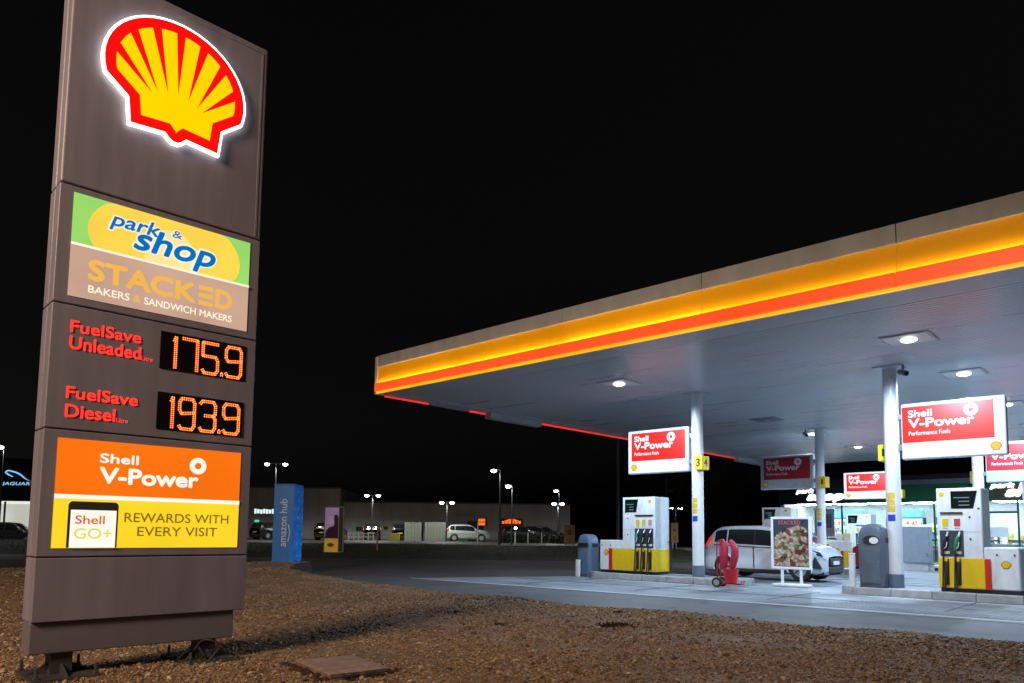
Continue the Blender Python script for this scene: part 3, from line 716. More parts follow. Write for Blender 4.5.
# ------------------------------------------------------------------ fuel pumps
M_pw = pm('pump white', (.78, .80, .82), .3, var=.14, scale=2.5, stretch=(3, 3, .8), coat=.3); M_pg = pm('pump side grey', (.40, .43, .48), .4)
E_disp = em('pump display', lin(10, 24, 27), 1.0); E_disp.node_tree.nodes['Principled BSDF'].inputs['Specular IOR Level'].default_value = .1; E_dtx = em('display figures', lin(95, 130, 130), 1.0)
M_gn = pm('nozzle green', (.02, .25, .12), .4); M_nz = pm('nozzle silver', (.6, .62, .63), .35)
def pump(x0, y0, mirror, tall, low, noz, label):
    """x0: left end on the island, front faces -y. The low hose cabinet is on the left unless mirrored."""
    t = thing('fuel_pump', label, 'fuel pump', (x0, y0, ZI), 0, 'white and yellow fuel pumps')
    Wp = tall+low; D = .86; zt_, zl_ = 2.475, 1.075
    a, b = (low, Wp) if not mirror else (0, tall)             # tall cabinet
    c, d = (0, low) if not mirror else (tall, Wp)             # low cabinet
    MB().box(.03, Wp-.03, .03, D-.03, 0, .085).build('plinth', M_black, t)
    tb = MB().box(a, b, 0, D, .085, zt_).build('tall_cabinet', M_pw, t, bevel=.018)
    lb = MB().box(c+(.003 if mirror else 0), d-(0 if mirror else .003), .012, D-.012, .085, zl_).build('low_cabinet', M_pw, t, bevel=.03)
    # coloured lower panels, proud of the cabinet
    ya, yb = (low*.56, Wp) if not mirror else (0, tall+.02)
    MB().box(ya, yb, -.018, -.001, .10, .80).build('yellow_panel', M_yellow, t, bevel=.006)
    if not mirror: MB().box(Wp+.001, Wp+.014, .0, D, .10, .80).build('yellow_side_panel', M_yellow, t, bevel=.005)
    ra, rb = (low*.56-.14, low*.56-.003) if not mirror else (tall+.023, tall+.14)
    MB().box(ra, rb, -.018, -.001, .10, .80).build('red_stripe', M_red, t, bevel=.005)
    ex = low*.28 if not mirror else tall+low*.62
    small_shell(ex, .67, .10, .010 if True else 0, M_red, M_yellow, t)
    for dx in (-.17, .17): MB().cyl((ex+dx, .013, .90), (ex+dx, .003, .90), .022, n=10).build('lock', M_dark, t)
    # seams, card slot and locks
    MB().box(a+.02, b-.02, -.004, .0, 1.425, 1.435).build('seam', M_pg, t)
    bw = .70 if noz == 3 else .50                              # nozzle bay
    ba, bb = (b-.05-bw, b-.05) if not mirror else (a+.05, a+.05+bw)
    MB().box(ba, bb, -.012, -.001, .84, 1.46).build('nozzle_bay', pm('bay grey', (.035, .045, .055), .5), t, bevel=.006)
    MB().box(ba+.02, bb+.0, -.03, -.001, 1.86, 1.90).build('card_slot', M_dark, t, bevel=.004)
    da, db = (a+.10, a+.10+.50) if not mirror else (b-.08-.55, b-.08)
    ds = MB().prism([(da, 1.99), (db-.07, 1.99), (db, 2.40), (da, 2.40)] if not mirror else [(da+.0, 1.99), (db-.09, 1.99), (db, 2.40), (da, 2.40)], -.014, -.001, 'y').build('display', E_disp, t)
    for r_ in range(3):
        MB().box(da+.06+.10*(r_ < 2), db-.16, -.017, -.0145, 2.05+.09*r_, 2.075+.09*r_).build('display_line', E_dtx, ds)
    for q, (lx, lz) in enumerate(((a+.2 if not mirror else b-.25, 1.78), (a+.2 if not mirror else b-.25, 1.26), (a+.12 if not mirror else b-.06, 1.98))):
        MB().cyl((lx, .0, lz), (lx, -.012, lz), .022, n=10).build('lock', M_dark, t)
    small_shell(b-.18 if not mirror else a+.11, 2.33, .06, -.002, M_yellow, M_yellow, t)
    cols = [M_yellow, M_yellow, pm('pink sticker', (.6, .25, .35), .5)] if noz == 3 else [M_yellow, pm('red sticker', (.5, .06, .06), .5)]
    for i in range(noz):
        nx = ba+bw*(i+.5)/noz
        MB().box(nx-.065, nx+.065, -.006, -.001, 1.56, 1.74).build('grade_sticker', cols[i], t)
        MB().box(nx-.05, nx+.05, -.006, -.001, 1.50, 1.53).build('grade_line', M_pg, t)
        nm = [M_gn, M_black, M_black] if noz == 3 else [M_black, M_gn]
        n_o = MB().tube([(nx-.05, -.05, .98), (nx-.03, -.07, 1.10), (nx, -.09, 1.22), (nx+.035, -.09, 1.32)], [.035, .045, .052, .03], 10).build('nozzle', nm[i], t, smooth=True)
        MB().tube([(nx+.03, -.09, 1.30), (nx+.055, -.075, 1.38), (nx+.05, -.03, 1.42)], [.026, .02, .018], 8).build('spout', M_nz, n_o, smooth=True)
        MB().tube([(nx-.05, -.06, 1.00), (nx+.03, -.14, 1.06), (nx+.05, -.13, 1.18)], .012, 6).build('lever', M_nz, n_o, smooth=True)
        MB().box(nx-.075, nx+.075, -.014, -.0125, .90, .965).build('bay_label', M_white, t)
        MB().box(nx-.055, nx+.055, -.028, -.0185, .16, .72).build('hose_guide', M_dark, t, bevel=.004)
        hp = []
        for k in range(22):
            u = k/21; hp.append((nx-.05-.06*math.sin(math.pi*u)+(.12*u if not mirror else .10*u), -.07-.07*math.sin(math.pi*u), .98-.92*math.sin(math.pi*u)**.8+(-.20)*u))
        MB().tube(hp, .017, 7).build('hose', M_black, t, smooth=True)
    if not mirror:                                            # far-side nozzle hose showing past the end
        hp = [(b+.02, D-.1, 1.05), (b+.10, D-.05, .98), (b+.11, D-.02, .75), (b+.05, D, .68), (b+.10, D, .35), (b+.03, D, .12)]
        MB().tube(hp, .018, 7).build('hose', M_black, t, smooth=True)
        MB().box(b+.001, b+.012, .02, D-.02, .82, zt_-.03).build('side_panel', pm('pump end panel', (.62, .66, .72), .35), t, bevel=.004)
    else:
        MB().box(b+.001, b+.012, .02, D-.02, zl_+.01, zt_-.03).build('side_panel', M_pg, t, bevel=.004)
        MB().box(Wp+.001, Wp+.012, .04, D-.04, .12, zl_-.05).build('side_panel', M_pg, t, bevel=.004)
    return t
pump(-14.77, 20.13, 0, 1.22, .93, 3, 'white and yellow fuel pump on the near left island')
pump(-4.66, 20.13, 1, .94, .70, 2, 'white and yellow fuel pump right of the grey bin, at the right edge')
pump(-14.6, 30.30, 0, 1.22, .93, 3, 'white fuel pump standing behind the white car')
pump(-14.6, 40.55, 0, 1.22, .93, 3, 'far white fuel pump in front of the bright shop windows')

# ------------------------------------------------------------------ bins, posts, stands
def bin_(loc, w, d, h, label, hole):
    t = thing('litter_bin', label, 'bin', loc, 0, 'grey domed litter bins')
    mb = MB(); n = 24; vs = []; lev = [(0, .94), (.03, .95), (h*.45, 1.0), (h*.70, 1.0), (h*.80, .985), (h*.87, .93), (h*.93, .80), (h*.97, .62), (h*.99, .40), (h, .12)]
    for z, s_ in lev:
        for i in range(n):
            a = 2*math.pi*i/n; c_, q = math.cos(a), math.sin(a); e = .42
            vs.append((w/2*s_*math.copysign(abs(c_)**e, c_), d/2*(s_ if z < h*.9 else .5+.5*s_)*math.copysign(abs(q)**e, q), z))
    fs = [(j*n+i, j*n+(i+1) % n, (j+1)*n+(i+1) % n, (j+1)*n+i) for j in range(len(lev)-1) for i in range(n)]+[tuple(range(n))[::-1], tuple(range((len(lev)-1)*n, len(lev)*n))]
    M_bin = pm('bin plastic %s' % hole, (.10, .155, .235) if hole == 'slot' else (.10, .125, .165), .42, var=.10, bump=.05)
    mb.add(vs, fs).build('body', M_bin, t, smooth=True)
    MB().box(-w*.45, w*.45, -d*.45, d*.45, -.02, .01).build('foot', M_black, t)
    z = h*.74
    if hole == 'slot':
        o = pplate([(.22*a, z+.075*b) for a, b in [(-1, -.6), (-.8, -1), (.8, -1), (1, -.6), (1, .6), (.8, 1), (-.8, 1), (-1, .6)]], -d/2+.006, M_black, 'opening', t, .02)
    else:
        pplate(ellp(.02, z, .20, .12), -d/2+.006, M_black, 'opening', t, .02)
        pplate(ellp(.09, z-.01, .11, .085), -d/2-.016, M_white, 'liner', t, .004)
    MB().box(-w*.36, w*.36, -d/2-.006, -d/2+.02, h*.06, h*.60).build('door', M_bin, t, bevel=.012)
    MB().cyl((w*.28, -d/2-.02, h*.4), (w*.28, -d/2, h*.4), .018, n=8).build('lock', M_galv, t)
    # side openings like the front one
    MB().box(w/2-.02, w/2+.004, -.16, .16, z-.07, z+.07).build('side_opening', M_black, t, bevel=.02)
bin_((-15.42, 20.35, 0), .60, .58, 1.45, 'blue grey domed litter bin left of the near left pump', 'slot')
bin_((-6.20, 20.42, ZI), .66, .62, 1.62, 'tall grey domed litter bin against the front right column', 'oval')
def post(loc, h, label):
    t = thing('marker_post', label, 'bollard', loc, 0, 'short white marker posts')
    MB().box(-.07, .07, -.05, .05, 0, h-.05).build('post', pm('post white', (.72, .74, .78), .5), t, bevel=.015)
    MB().box(-.075, .075, -.055, .055, h-.05, h).build('cap', M_white, t, bevel=.015)
post((-15.47, 19.85, 0), .58, 'short white post in front of the left litter bin')
post((-6.62, 20.0, ZI), .86, 'slim white post left of the tall grey bin')

# food poster on its stand
st = thing('poster_stand', 'white framed food poster on a stand between the islands', 'poster stand', (-8.74, 21.3, 0), math.radians(4))
M_fr = pm('poster frame', (.80, .83, .87), .35)
W2, H0, H1 = 1.16, .50, 2.03
for x0, x1, z0_, z1_ in ((-W2/2, W2/2, H0, H0+.075), (-W2/2, W2/2, H1-.075, H1), (-W2/2, -W2/2+.075, H0+.076, H1-.076), (W2/2-.075, W2/2, H0+.076, H1-.076)):
    MB().box(x0, x1, -.04, .04, z0_, z1_).build('frame_bar', M_fr, st, bevel=.012)
def food_mat():
    m = bpy.data.materials.new('food print'); m.use_nodes = True; n, l = m.node_tree.nodes, m.node_tree.links
    tc = n.new('ShaderNodeTexCoord')
    wv = n.new('ShaderNodeTexNoise'); wv.inputs['Scale'].default_value = 3.5; l.new(tc.outputs['Object'], wv.inputs['Vector'])
    mixv = n.new('ShaderNodeMix'); mixv.data_type = 'RGBA'; mixv.inputs[0].default_value = .25; l.new(tc.outputs['Object'], mixv.inputs[6]); l.new(wv.outputs['Color'], mixv.inputs[7])
    v = n.new('ShaderNodeTexVoronoi'); v.inputs['Scale'].default_value = 15; l.new(mixv.outputs[2], v.inputs['Vector'])
    sep = n.new('ShaderNodeSeparateColor'); l.new(v.outputs['Color'], sep.inputs[0])
    r = n.new('ShaderNodeValToRGB'); r.color_ramp.interpolation = 'CONSTANT'
    cs = [(0, (.20, .05, .045)), (.16, (.55, .48, .36)), (.36, (.66, .60, .48)), (.52, (.34, .10, .08)), (.64, (.16, .22, .08)), (.74, (.60, .50, .36)), (.86, (.42, .16, .12)), (.94, (.70, .66, .55))]
    r.color_ramp.elements[0].color = (*cs[0][1], 1); r.color_ramp.elements[1].position = cs[1][0]; r.color_ramp.elements[1].color = (*cs[1][1], 1)
    for p, c in cs[2:]: e = r.color_ramp.elements.new(p); e.color = (*c, 1)
    l.new(sep.outputs[0], r.inputs[0])
    d = n.new('ShaderNodeMapRange'); d.inputs[1].default_value = 0; d.inputs[2].default_value = .5; d.inputs[3].default_value = 1.15; d.inputs[4].default_value = .55; l.new(v.outputs['Distance'], d.inputs[0])
    f = n.new('ShaderNodeTexNoise'); f.inputs['Scale'].default_value = 30; l.new(tc.outputs['Object'], f.inputs['Vector'])
    mu = n.new('ShaderNodeMath'); mu.operation = 'MULTIPLY'; l.new(d.outputs[0], mu.inputs[0])
    fm = n.new('ShaderNodeMapRange'); fm.inputs[3].default_value = .55; fm.inputs[4].default_value = 1.4; l.new(f.outputs[0], fm.inputs[0]); l.new(fm.outputs[0], mu.inputs[1])
    mx = n.new('ShaderNodeMix'); mx.data_type = 'RGBA'; mx.blend_type = 'MULTIPLY'; mx.inputs[0].default_value = 1; l.new(r.outputs[0], mx.inputs[6]); l.new(mu.outputs[0], mx.inputs[7])
    l.new(mx.outputs[2], n['Principled BSDF'].inputs['Base Color']); n['Principled BSDF'].inputs['Roughness'].default_value = .25
    return m
po = MB().box(-W2/2+.075, W2/2-.075, -.012, .012, H0+.075, H1-.075).build('poster', pm('poster slate', (.045, .06, .085), .3), st)
fd = [(-.50, .60), (.50, .60), (.50, 1.55), (.42, 1.70), (.22, 1.78), (.0, 1.72), (-.2, 1.66), (-.40, 1.52), (-.50, 1.38)]
pplate(fd, -.0125, food_mat(), 'food_print', po, .003)
text('STACKED', -.36, .28, 1.80, 1.92, -.018, pm('poster pink', (.55, .12, .16), .4), po, .03)
for sx in (-.27, .27): MB().box(sx-.04, sx+.04, -.02, .02, .06, H0).build('leg', M_fr, st, bevel=.008)
MB().box(-.52, .52, -.24, .24, -.004, .08).build('base', pm('stand base', (.62, .65, .68), .5), st, bevel=.03)

# red trolley with extinguisher covers and bucket
ca = thing('fire_trolley', 'red wheeled trolley with two red covers and a bucket beside the left island', 'trolley', (-9.82, 19.45, 0), math.radians(6))
M_tr = pm('trolley red', (.45, .02, .025), .4); M_cov = pm('magenta red cover', (.42, .015, .06), .55, var=.2, bump=.3, bscale=25)
fr = MB()
for y in (-.12, .12): fr.tube([(-.24, y, .14), (-.26, y, .9), (-.25, y, 1.28), (-.14, y, 1.34)], .018, 8).tube([(-.24, y, .12), (.42, y, .10), (.44, y, .20)], .014, 8)
fr.tube([(-.14, -.12, 1.34), (-.14, .12, 1.34)], .018, 8).tube([(-.26, -.12, .6), (-.26, .12, .6)], .014, 8).tube([(.44, -.12, .2), (.44, .12, .2)], .012, 8)
fr.build('frame', M_tr, ca, smooth=True)
for dx, tw in ((-.10, 0), (.15, .05)):
    MB().tube([(dx, -.02, .50), (dx+.01, -.02, .60), (dx+.03+tw, -.03, .85), (dx+.04+tw, -.03, 1.08), (dx+.01, -.02, 1.24), (dx-.06, -.01, 1.33)], [.05, .095, .105, .105, .085, .045], 14).build('extinguisher_cover', M_cov, ca, smooth=True)
bk = MB().tube([(.12, -.05, .14), (.12, -.05, .50)], [.16, .215], 18).build('bucket', pm('bucket red', (.55, .012, .02), .35), ca, smooth=True)
MB().tube([(.12+.22*math.cos(i*.3927), -.05+.22*math.sin(i*.3927), .50) for i in range(17)], .014, 6).build('bucket_rim', pm('bucket red', (.55, .012, .02), .35), bk, smooth=True)
for y in (-.19, .19):
    w = MB().cyl((-.24, y-.03, .14), (-.24, y+.03, .14), .14, n=22).build('wheel', M_black, ca, smooth=True)
    MB().cyl((-.24, y-.036, .14), (-.24, y+.036, .14), .085, n=16).build('hub', M_alu, w, smooth=True)

# things standing under the canopy farther back
cb_ = thing('grey_cabinet', 'flat grey service cabinet behind the front right column', 'cabinet', (-9.25, 36.2, 0))
MB().box(-.55, .55, 0, .5, .32, 1.95).build('body', pm('cabinet grey', (.20, .24, .29), .45), cb_, bevel=.02)
MB().box(-.50, .50, -.012, 0, .37, 1.90).build('door', pm('cabinet door', (.22, .26, .31), .45), cb_, bevel=.008)
MB().box(-.45, .45, .05, .45, 0, .32).build('plinth', pm('cabinet plinth', (.45, .47, .5), .5), cb_)
MB().tube([(.40, -.03, .8), (.46, -.06, .72), (.42, -.04, .62)], .012, 6).build('hose', M_black, cb_)
tr2 = thing('low_trolley', 'low white display trolley with red buckets near the shop', 'trolley', (-8.0, 36.6, 0))
MB().box(-.75, .75, 0, .7, .14, .24).build('deck', M_white, tr2, bevel=.02)
for x in (-.6, .6): MB().cyl((x, .1, .07), (x, .2, .07), .07, n=12).build('wheel', M_black, tr2)
for x in (-.25, .15): MB().tube([(x, .3, .24), (x, .3, .62)], [.19, .25], 14).build('bucket', M_red, tr2, smooth=True)
sw = thing('windscreen_wash_stand', 'small white and yellow stand with red hose reel beside the far pump', 'stand', (-10.30, 30.25, ZI)); sw.scale = (1, 1, 1.2)
MB().box(-.42, .38, -.25, .25, .05, .92).build('cabinet', M_pw, sw, bevel=.02)
MB().box(.06, .379, -.262, -.251, .10, .60).build('yellow_panel', M_yellow, sw); MB().box(-.04, .055, -.262, -.251, .10, .60).build('red_stripe', M_red, sw)
small_shell(-.18, .62, .08, -.252, M_red, M_yellow, sw)
MB().box(-.25, -.02, -.1, .1, .92, 1.15).build('leaflet_box', M_white, sw, bevel=.01); MB().box(.02, .28, -.1, .1, .92, 1.18).build('towel_box', pm('cream box', (.75, .68, .45), .5), sw, bevel=.01)
rl = MB().tube([(.62, -.2+.0, .45), (.62, .2, .45)], [.34, .34], 20).build('hose_reel', pm('reel red', (.22, .01, .015), .5), sw, smooth=True)
MB().box(.38, .80, -.1, .1, .02, .12).build('reel_foot', M_black, sw)

# ------------------------------------------------------------------ cars
CAR_X = [-2.35, -2.33, -2.25, -2.05, -1.75, -1.3, -.8, -.2, .35, .8, 1.15, 1.5, 1.9, 2.15, 2.28, 2.34]
CAR_T = [1.04, 1.15, 1.38, 1.66, 1.78, 1.81, 1.82, 1.82, 1.77, 1.48, 1.28, 1.24, 1.16, 1.06, .94, .76]
CAR_B = [.98, 1.04, 1.16, 1.19, 1.17, 1.13, 1.10, 1.08, 1.06, 1.08, 1.10, 1.09, 1.04, .96, .86, .70]
CAR_W = [.78, .84, .90, .95, .97, .98, .99, .99, .99, .99, .98, .97, .94, .88, .80, .70]
CAR_R = [.66, .72, .74, .72, .73, .745, .75, .75, .74, .77, .84, .86, .84, .78, .70, .60]
def car_grid(nx=86):
    xs_ = np.linspace(-2.35, 2.34, nx)
    def sm_(a): return np.convolve(np.pad(np.interp(xs_, CAR_X, a), 2, mode='edge'), np.ones(5)/5, 'valid')
    T, Bt, Wd, R = sm_(CAR_T), sm_(CAR_B), sm_(CAR_W), sm_(CAR_R)
    G_ = []
    for x, t, b, w, r in zip(xs_, T, Bt, Wd, R):
        b = min(b, t-.02)
        key = [(w*.86, .26), (w*.95, .34), (w*.975, .52), (w*.965, .72), (w*1.0, .95 if b > 1.0 else b*.9), (w*.955, b), (r+.02, t-.10 if t-b > .2 else b+(t-b)*.5), (r-.06, t-.035), (r*.6, t-.008), (0, t)]
        if t-b < .2: key[5] = (w*.93, b)
        u = np.array([0, .8, 2, 3.4, 4.4, 5.2, 8.2, 9, 10.4, 12.]); q = np.linspace(0, 12, 40)
        yy = np.interp(q, u, [k[0] for k in key]); zz = np.interp(q, u, [k[1] for k in key])
        G_.append((x, yy, zz, q, t, b))
    return G_
CG = car_grid()
WH = ((-1.47, .40), (1.42, .40)); WR = .385
def car_meshes(paint, glass):
    parts = {}
    for s_ in (-1, 1):
        for i in range(len(CG)-1):
            for j in range(39):
                c = [(CG[i][0], CG[i][1][j]*s_, CG[i][2][j]), (CG[i+1][0], CG[i+1][1][j]*s_, CG[i+1][2][j]), (CG[i+1][0], CG[i+1][1][j+1]*s_, CG[i+1][2][j+1]), (CG[i][0], CG[i][1][j+1]*s_, CG[i][2][j+1])]
                mx_ = (c[0][0]+c[1][0])/2; mz = (c[0][2]+c[2][2])/2; q = CG[i][3][j]
                if mz < .95 and any(math.hypot(mx_-wx, mz-wz) < WR+.055 for wx, wz in WH): continue
                k = 'body'
                if 5.4 < q < 7.95 and (CG[i][4]-CG[i][5]) > .25:
                    if -.40 < mx_ < .0: k = 'pillar_trim'
                    if -1.90 < mx_ < -1.42 or -1.33 < mx_ < -.32 or -.24 < mx_ < .70+(1.55-mz)*.35-.1: k = ('side_window', s_, -1 if mx_ < -1.36 else (0 if mx_ < -.28 else 1))
                    if mx_ > .86: k = 'body'
                elif q >= 8.6:
                    if .42 < mx_ < 1.08: k = 'windscreen'
                    elif -2.24 < mx_ < -1.90: k = 'rear_window'
                parts.setdefault(k if isinstance(k, tuple) else ((k, s_, 0 if mx_ < -.8 else 1) if k == 'pillar_trim' else (k,)), MB()).add(c, [(0, 1, 2, 3)])
    return [(k[0], v.mesh(k[0], glass if k[0] not in ('body', 'pillar_trim') else (paint if k[0] == 'body' else M_dark), True)) for k, v in parts.items()]
def car(label, loc, rz, paint, detail=True, group=None):
    t = thing('parked_car', label, 'car', loc, rz, group)
    ms = car_meshes(paint, M_glassdark)
    for k, m_ in ms: link(k, m_, t)
    MB().box(-2.2, 2.2, -.80, .80, .22, .60).build('underbody', M_black, t)
    for sx, e in ((-2.30, -1), (2.26, 1)):
        MB().box(min(sx, sx+.08*e), max(sx, sx+.08*e), -.72, .72, .30, .50).build('bumper', M_dark, t, bevel=.03)
    for wx, wz in WH:
        for sy in (-1, 1):
            w = MB().cyl((wx, sy*.76, wz), (wx, sy*.955, wz), WR, n=28).build('wheel', M_black, t, smooth=True, bevel=.03)
            MB().cyl((wx, sy*.90, wz), (wx, sy*.962, wz), WR*.62, n=20).build('rim', M_alu, w, smooth=True)
            if detail:
                for k in range(5):
                    a = k*1.2566; c_, s_ = math.cos(a), math.sin(a)
                    MB().tube([(wx+.05*c_, sy*.965, wz+.05*s_), (wx+.22*c_, sy*.966, wz+.22*s_)], .022, 6).build('spoke', M_dark, w)
                ar = [(wx+(WR+.05)*math.cos(math.radians(a)), sy*.975, wz+(WR+.05)*math.sin(math.radians(a))) for a in range(-14, 195, 8)]
                MB().tube(ar, .028, 6).build('wheel_arch', paint, t, smooth=True)
            MB().cyl((wx, sy*.60, wz+.05), (wx, sy*.74, wz+.05), WR+.05, n=24).build('arch_liner', M_black, t)
    for sy in (-1, 1):
        MB().prism([(-2.30, 1.06), (-2.22, 1.05), (-2.06, 1.26), (-2.00, 1.46), (-2.08, 1.42), (-2.24, 1.20)], sy*.90-.03, sy*.90+.03, 'y').build('tail_light', em('tail light', (1.0, .05, .03), .55) if detail else M_red, t, bevel=.015)
        MB().prism([(1.66, 1.08), (2.10, .96), (2.22, .84), (2.06, .84), (1.76, .96)], sy*.86-.05, sy*.86+.05, 'y').build('headlight', pm('headlamp glass', (.05, .055, .065), .08), t, bevel=.02)
        MB().ell((.80, sy*1.07, 1.16), (.11, .10, .075)).build('mirror', paint, t, smooth=True)
        if detail:
            for x in (-1.36, -.28, .86): MB().box(x-.012, x+.012, min(sy*.955, sy*1.0), max(sy*.955, sy*1.0), .40, 1.10).build('door_seam', M_dark, t)
            MB().tube([(x, sy*.972, 1.09-(x+.2)*.03) for x in (-1.9, -1.2, -.5, .2, .75)], .014, 6).build('window_trim', M_dark, t); MB().box(-1.0, .95, min(sy*.93, sy*.985), max(sy*.93, sy*.985), .27, .36).build('sill_trim', M_dark, t, bevel=.02)
            for x in (-1.02, .0): MB().box(x-.12, x+.12, min(sy*.985, sy*1.02), max(sy*.985, sy*1.02), 1.00, 1.045).build('door_handle', paint, t, bevel=.012)
            MB().prism([(1.74, .46), (2.18, .44), (1.96, .82)], sy*.90-.06, sy*.90+.06, 'y').build('air_intake', M_dark, t, bevel=.01)
    MB().box(2.27, 2.335, -.52, .52, .54, .78).build('grille', M_dark, t, bevel=.02)
    MB().box(2.336, 2.35, -.27, .27, .56, .68).build('number_plate', M_white, t); MB().box(-2.375, -2.36, -.27, .27, .74, .86).build('number_plate', M_yellow, t)
    return t
M_cw = pm('car white paint', (.56, .60, .65), .18, var=.03, coat=.6, rvar=.04)
wc = car('white hatchback parked at the pumps behind the food poster', (-10.72, 24.55, 0), 0, M_cw); wc.scale = (.90, .95, 1.0)
MB().box(-.52, -.30, -.745, -.735, 1.32, 1.58).build('window_sticker', pm('pale sticker', (.55, .65, .5), .5), wc)

# ------------------------------------------------------------------ the shop
SY = 50.0
shop = thing('shop_building', 'petrol station shop with green fascia and bright glazed front', 'shop', (-21.0, SY, 0))
def sp_(mb, name, mat, par=None, **k):
    mb.v = [v-Vector((-21.0, SY, 0)) for v in mb.v]; return mb.build(name, mat, par or shop, **k)
M_sg = pm('shop fascia green', (.02, .19, .075), .45); M_sd = pm('shop dark panel', (.02, .022, .028), .5); M_sw = pm('shop wall white', (.68, .70, .70), .6)
M_mul = pm('shop frame', (.03, .10, .06), .45)
sp_(MB().box(-21, 8, SY+5, SY+5.2, 0, 3.9), 'back_wall', M_sw); sp_(MB().box(-21.2, -21, SY, SY+8.2, 0, 5.0), 'side_wall', M_sw)
sp_(MB().box(-21, 8, SY, SY+8, -.02, .05), 'floor', pm('shop floor', (.42, .42, .40), .3)); sp_(MB().box(-21, 8, SY+.1, SY+8, 3.72, 3.8), 'ceiling', M_sw)
sp_(MB().box(-21.3, 8, SY-.3, SY+8.4, 5.0, 5.3), 'roof', M_sd)
sp_(MB().box(-16.2, 8, SY-.25, SY, 3.62, 4.72), 'green_fascia', M_sg, bevel=.01); sp_(MB().box(-16.2, 8, SY-.28, SY, 4.725, 5.0), 'fascia_band', pm('fascia band grey', (.30, .34, .38), .5))
sp_(MB().box(-21.2, -16.21, SY-.25, SY, 3.62, 5.0), 'dark_fascia', M_sd)
glass = bpy.data.materials.new('shop glass'); glass.use_nodes = True
gn, gl_ = glass.node_tree.nodes, glass.node_tree.links; gn.remove(gn['Principled BSDF'])
g1 = gn.new('ShaderNodeBsdfTransparent'); g1.inputs[0].default_value = (.90, .96, .97, 1); g2 = gn.new('ShaderNodeBsdfGlossy'); g2.inputs['Roughness'].default_value = .03
g3 = gn.new('ShaderNodeMixShader'); g3.inputs[0].default_value = .06; gl_.new(g1.outputs[0], g3.inputs[1]); gl_.new(g2.outputs[0], g3.inputs[2]); gl_.new(g3.outputs[0], gn['Material Output'].inputs['Surface'])
MATS['shop glass'] = glass
MX = [-21, -18.73, -17.11, -14.2, -11.7, -9.11, -7.47, -4.6, -1.6, 1.4, 4.4, 7.9]
for i, x in enumerate(MX):
    sp_(MB().box(x-.05, x+.05, SY-.02, SY+.10, .05, 3.62), 'mullion', M_mul, bevel=.008)
    if i < len(MX)-1:
        x2 = MX[i+1]
        sp_(MB().box(x+.051, x2-.051, SY+.03, SY+.04, .76, 3.60), 'pane', glass)
        sp_(MB().box(x+.051, x2-.051, SY-.015, SY+.09, .05, .74), 'lower_panel', M_sg if i in (1, 6) else pm('lower panel grey', (.25, .28, .30), .5), bevel=.006)
sp_(MB().box(-9.05, -7.53, SY-.03, SY+.09, 2.92, 3.04), 'transom', M_mul)
E_tube = em('shop ceiling light', (.80, .92, 1.0), 42.0)
for i in range(12):
    for y in (SY+.9, SY+2.6):
        sp_(MB().box(-20.6+i*2.35, -18.9+i*2.35, y, y+.5, 3.66, 3.70), 'ceiling_light', E_tube)
# posters on the glass and things inside
E_pst = {}
def window_poster(x0, x1, z0_, z1_, mat, label):
    t = thing('window_poster', label, 'poster', ((x0+x1)/2, SY+.015, z0_), 0, 'posters in the shop window')
    pplate(rect(-(x1-x0)/2, (x1-x0)/2, 0, z1_-z0_), 0, mat, 'sheet', t, .006)
    pplate(rect(-(x1-x0)*.36, (x1-x0)*.36, (z1_-z0_)*.3, (z1_-z0_)*.8), -.007, pm('poster picture', (.35, .35, .5), .4, var=.6, scale=9), 'picture', t, .003)
window_poster(-18.9, -17.6, 1.5, 3.3, pm('poster white', (.8, .8, .82), .4), 'white poster in the shop window left of the second row column')
window_poster(-16.4, -15.5, 1.2, 2.9, pm('poster navy', (.03, .06, .25), .4), 'navy poster in the shop window beside the far pump')
window_poster(-10.4, -9.2, 1.3, 2.3, pm('poster cream', (.7, .68, .55), .4), 'cream poster in the shop window behind the grey cabinet')
goods = [pm('goods %d' % i, c, .5) for i, c in enumerate(((.55, .05, .05), (.70, .55, .08), (.08, .25, .50), (.65, .65, .62), (.10, .35, .14), (.50, .22, .06), (.35, .08, .3)))]
def shelf_unit(x, y, w, h, label):
    t = thing('shelf_unit', label, 'shelves', (x, y, .05), 0, 'stocked shelves inside the shop')
    MB().box(0, w, .30, .36, 0, h).build('back', M_sw, t); MB().box(0, .04, 0, .30, 0, h).box(w-.04, w, 0, .30, 0, h).build('sides', M_midgrey, t)
    nz_ = int(h/.42)
    for k in range(nz_):
        sh = MB().box(.041, w-.041, 0, .299, .08+k*.42, .11+k*.42).build('shelf', M_white, t); xx = .06
        while xx < w-.2:
            g = random.uniform(.12, .26); MB().box(xx, xx+g-.01, .02, .25, .112+k*.42, .112+k*.42+random.uniform(.18, .32)).build('goods', random.choice(goods), sh); xx += g
for i, (x, lb) in enumerate(((-19.9, 'stocked shelves at the left end of the shop'), (-17.0, 'stocked shelves behind the second row column'), (-14.2, 'stocked shelves behind the far pump'), (-11.2, 'stocked shelves behind the front right column'), (-8.4, 'stocked shelves seen behind the right pump'), (-5.6, 'stocked shelves at the right edge of the shop'))):
    shelf_unit(x, SY+2.2+(i % 2)*1.0, 2.3, 1.75+.25*(i % 3), lb)
E_fr2 = em('fridge light', (.80, .95, 1.0), 1.3, .15, 1.2)
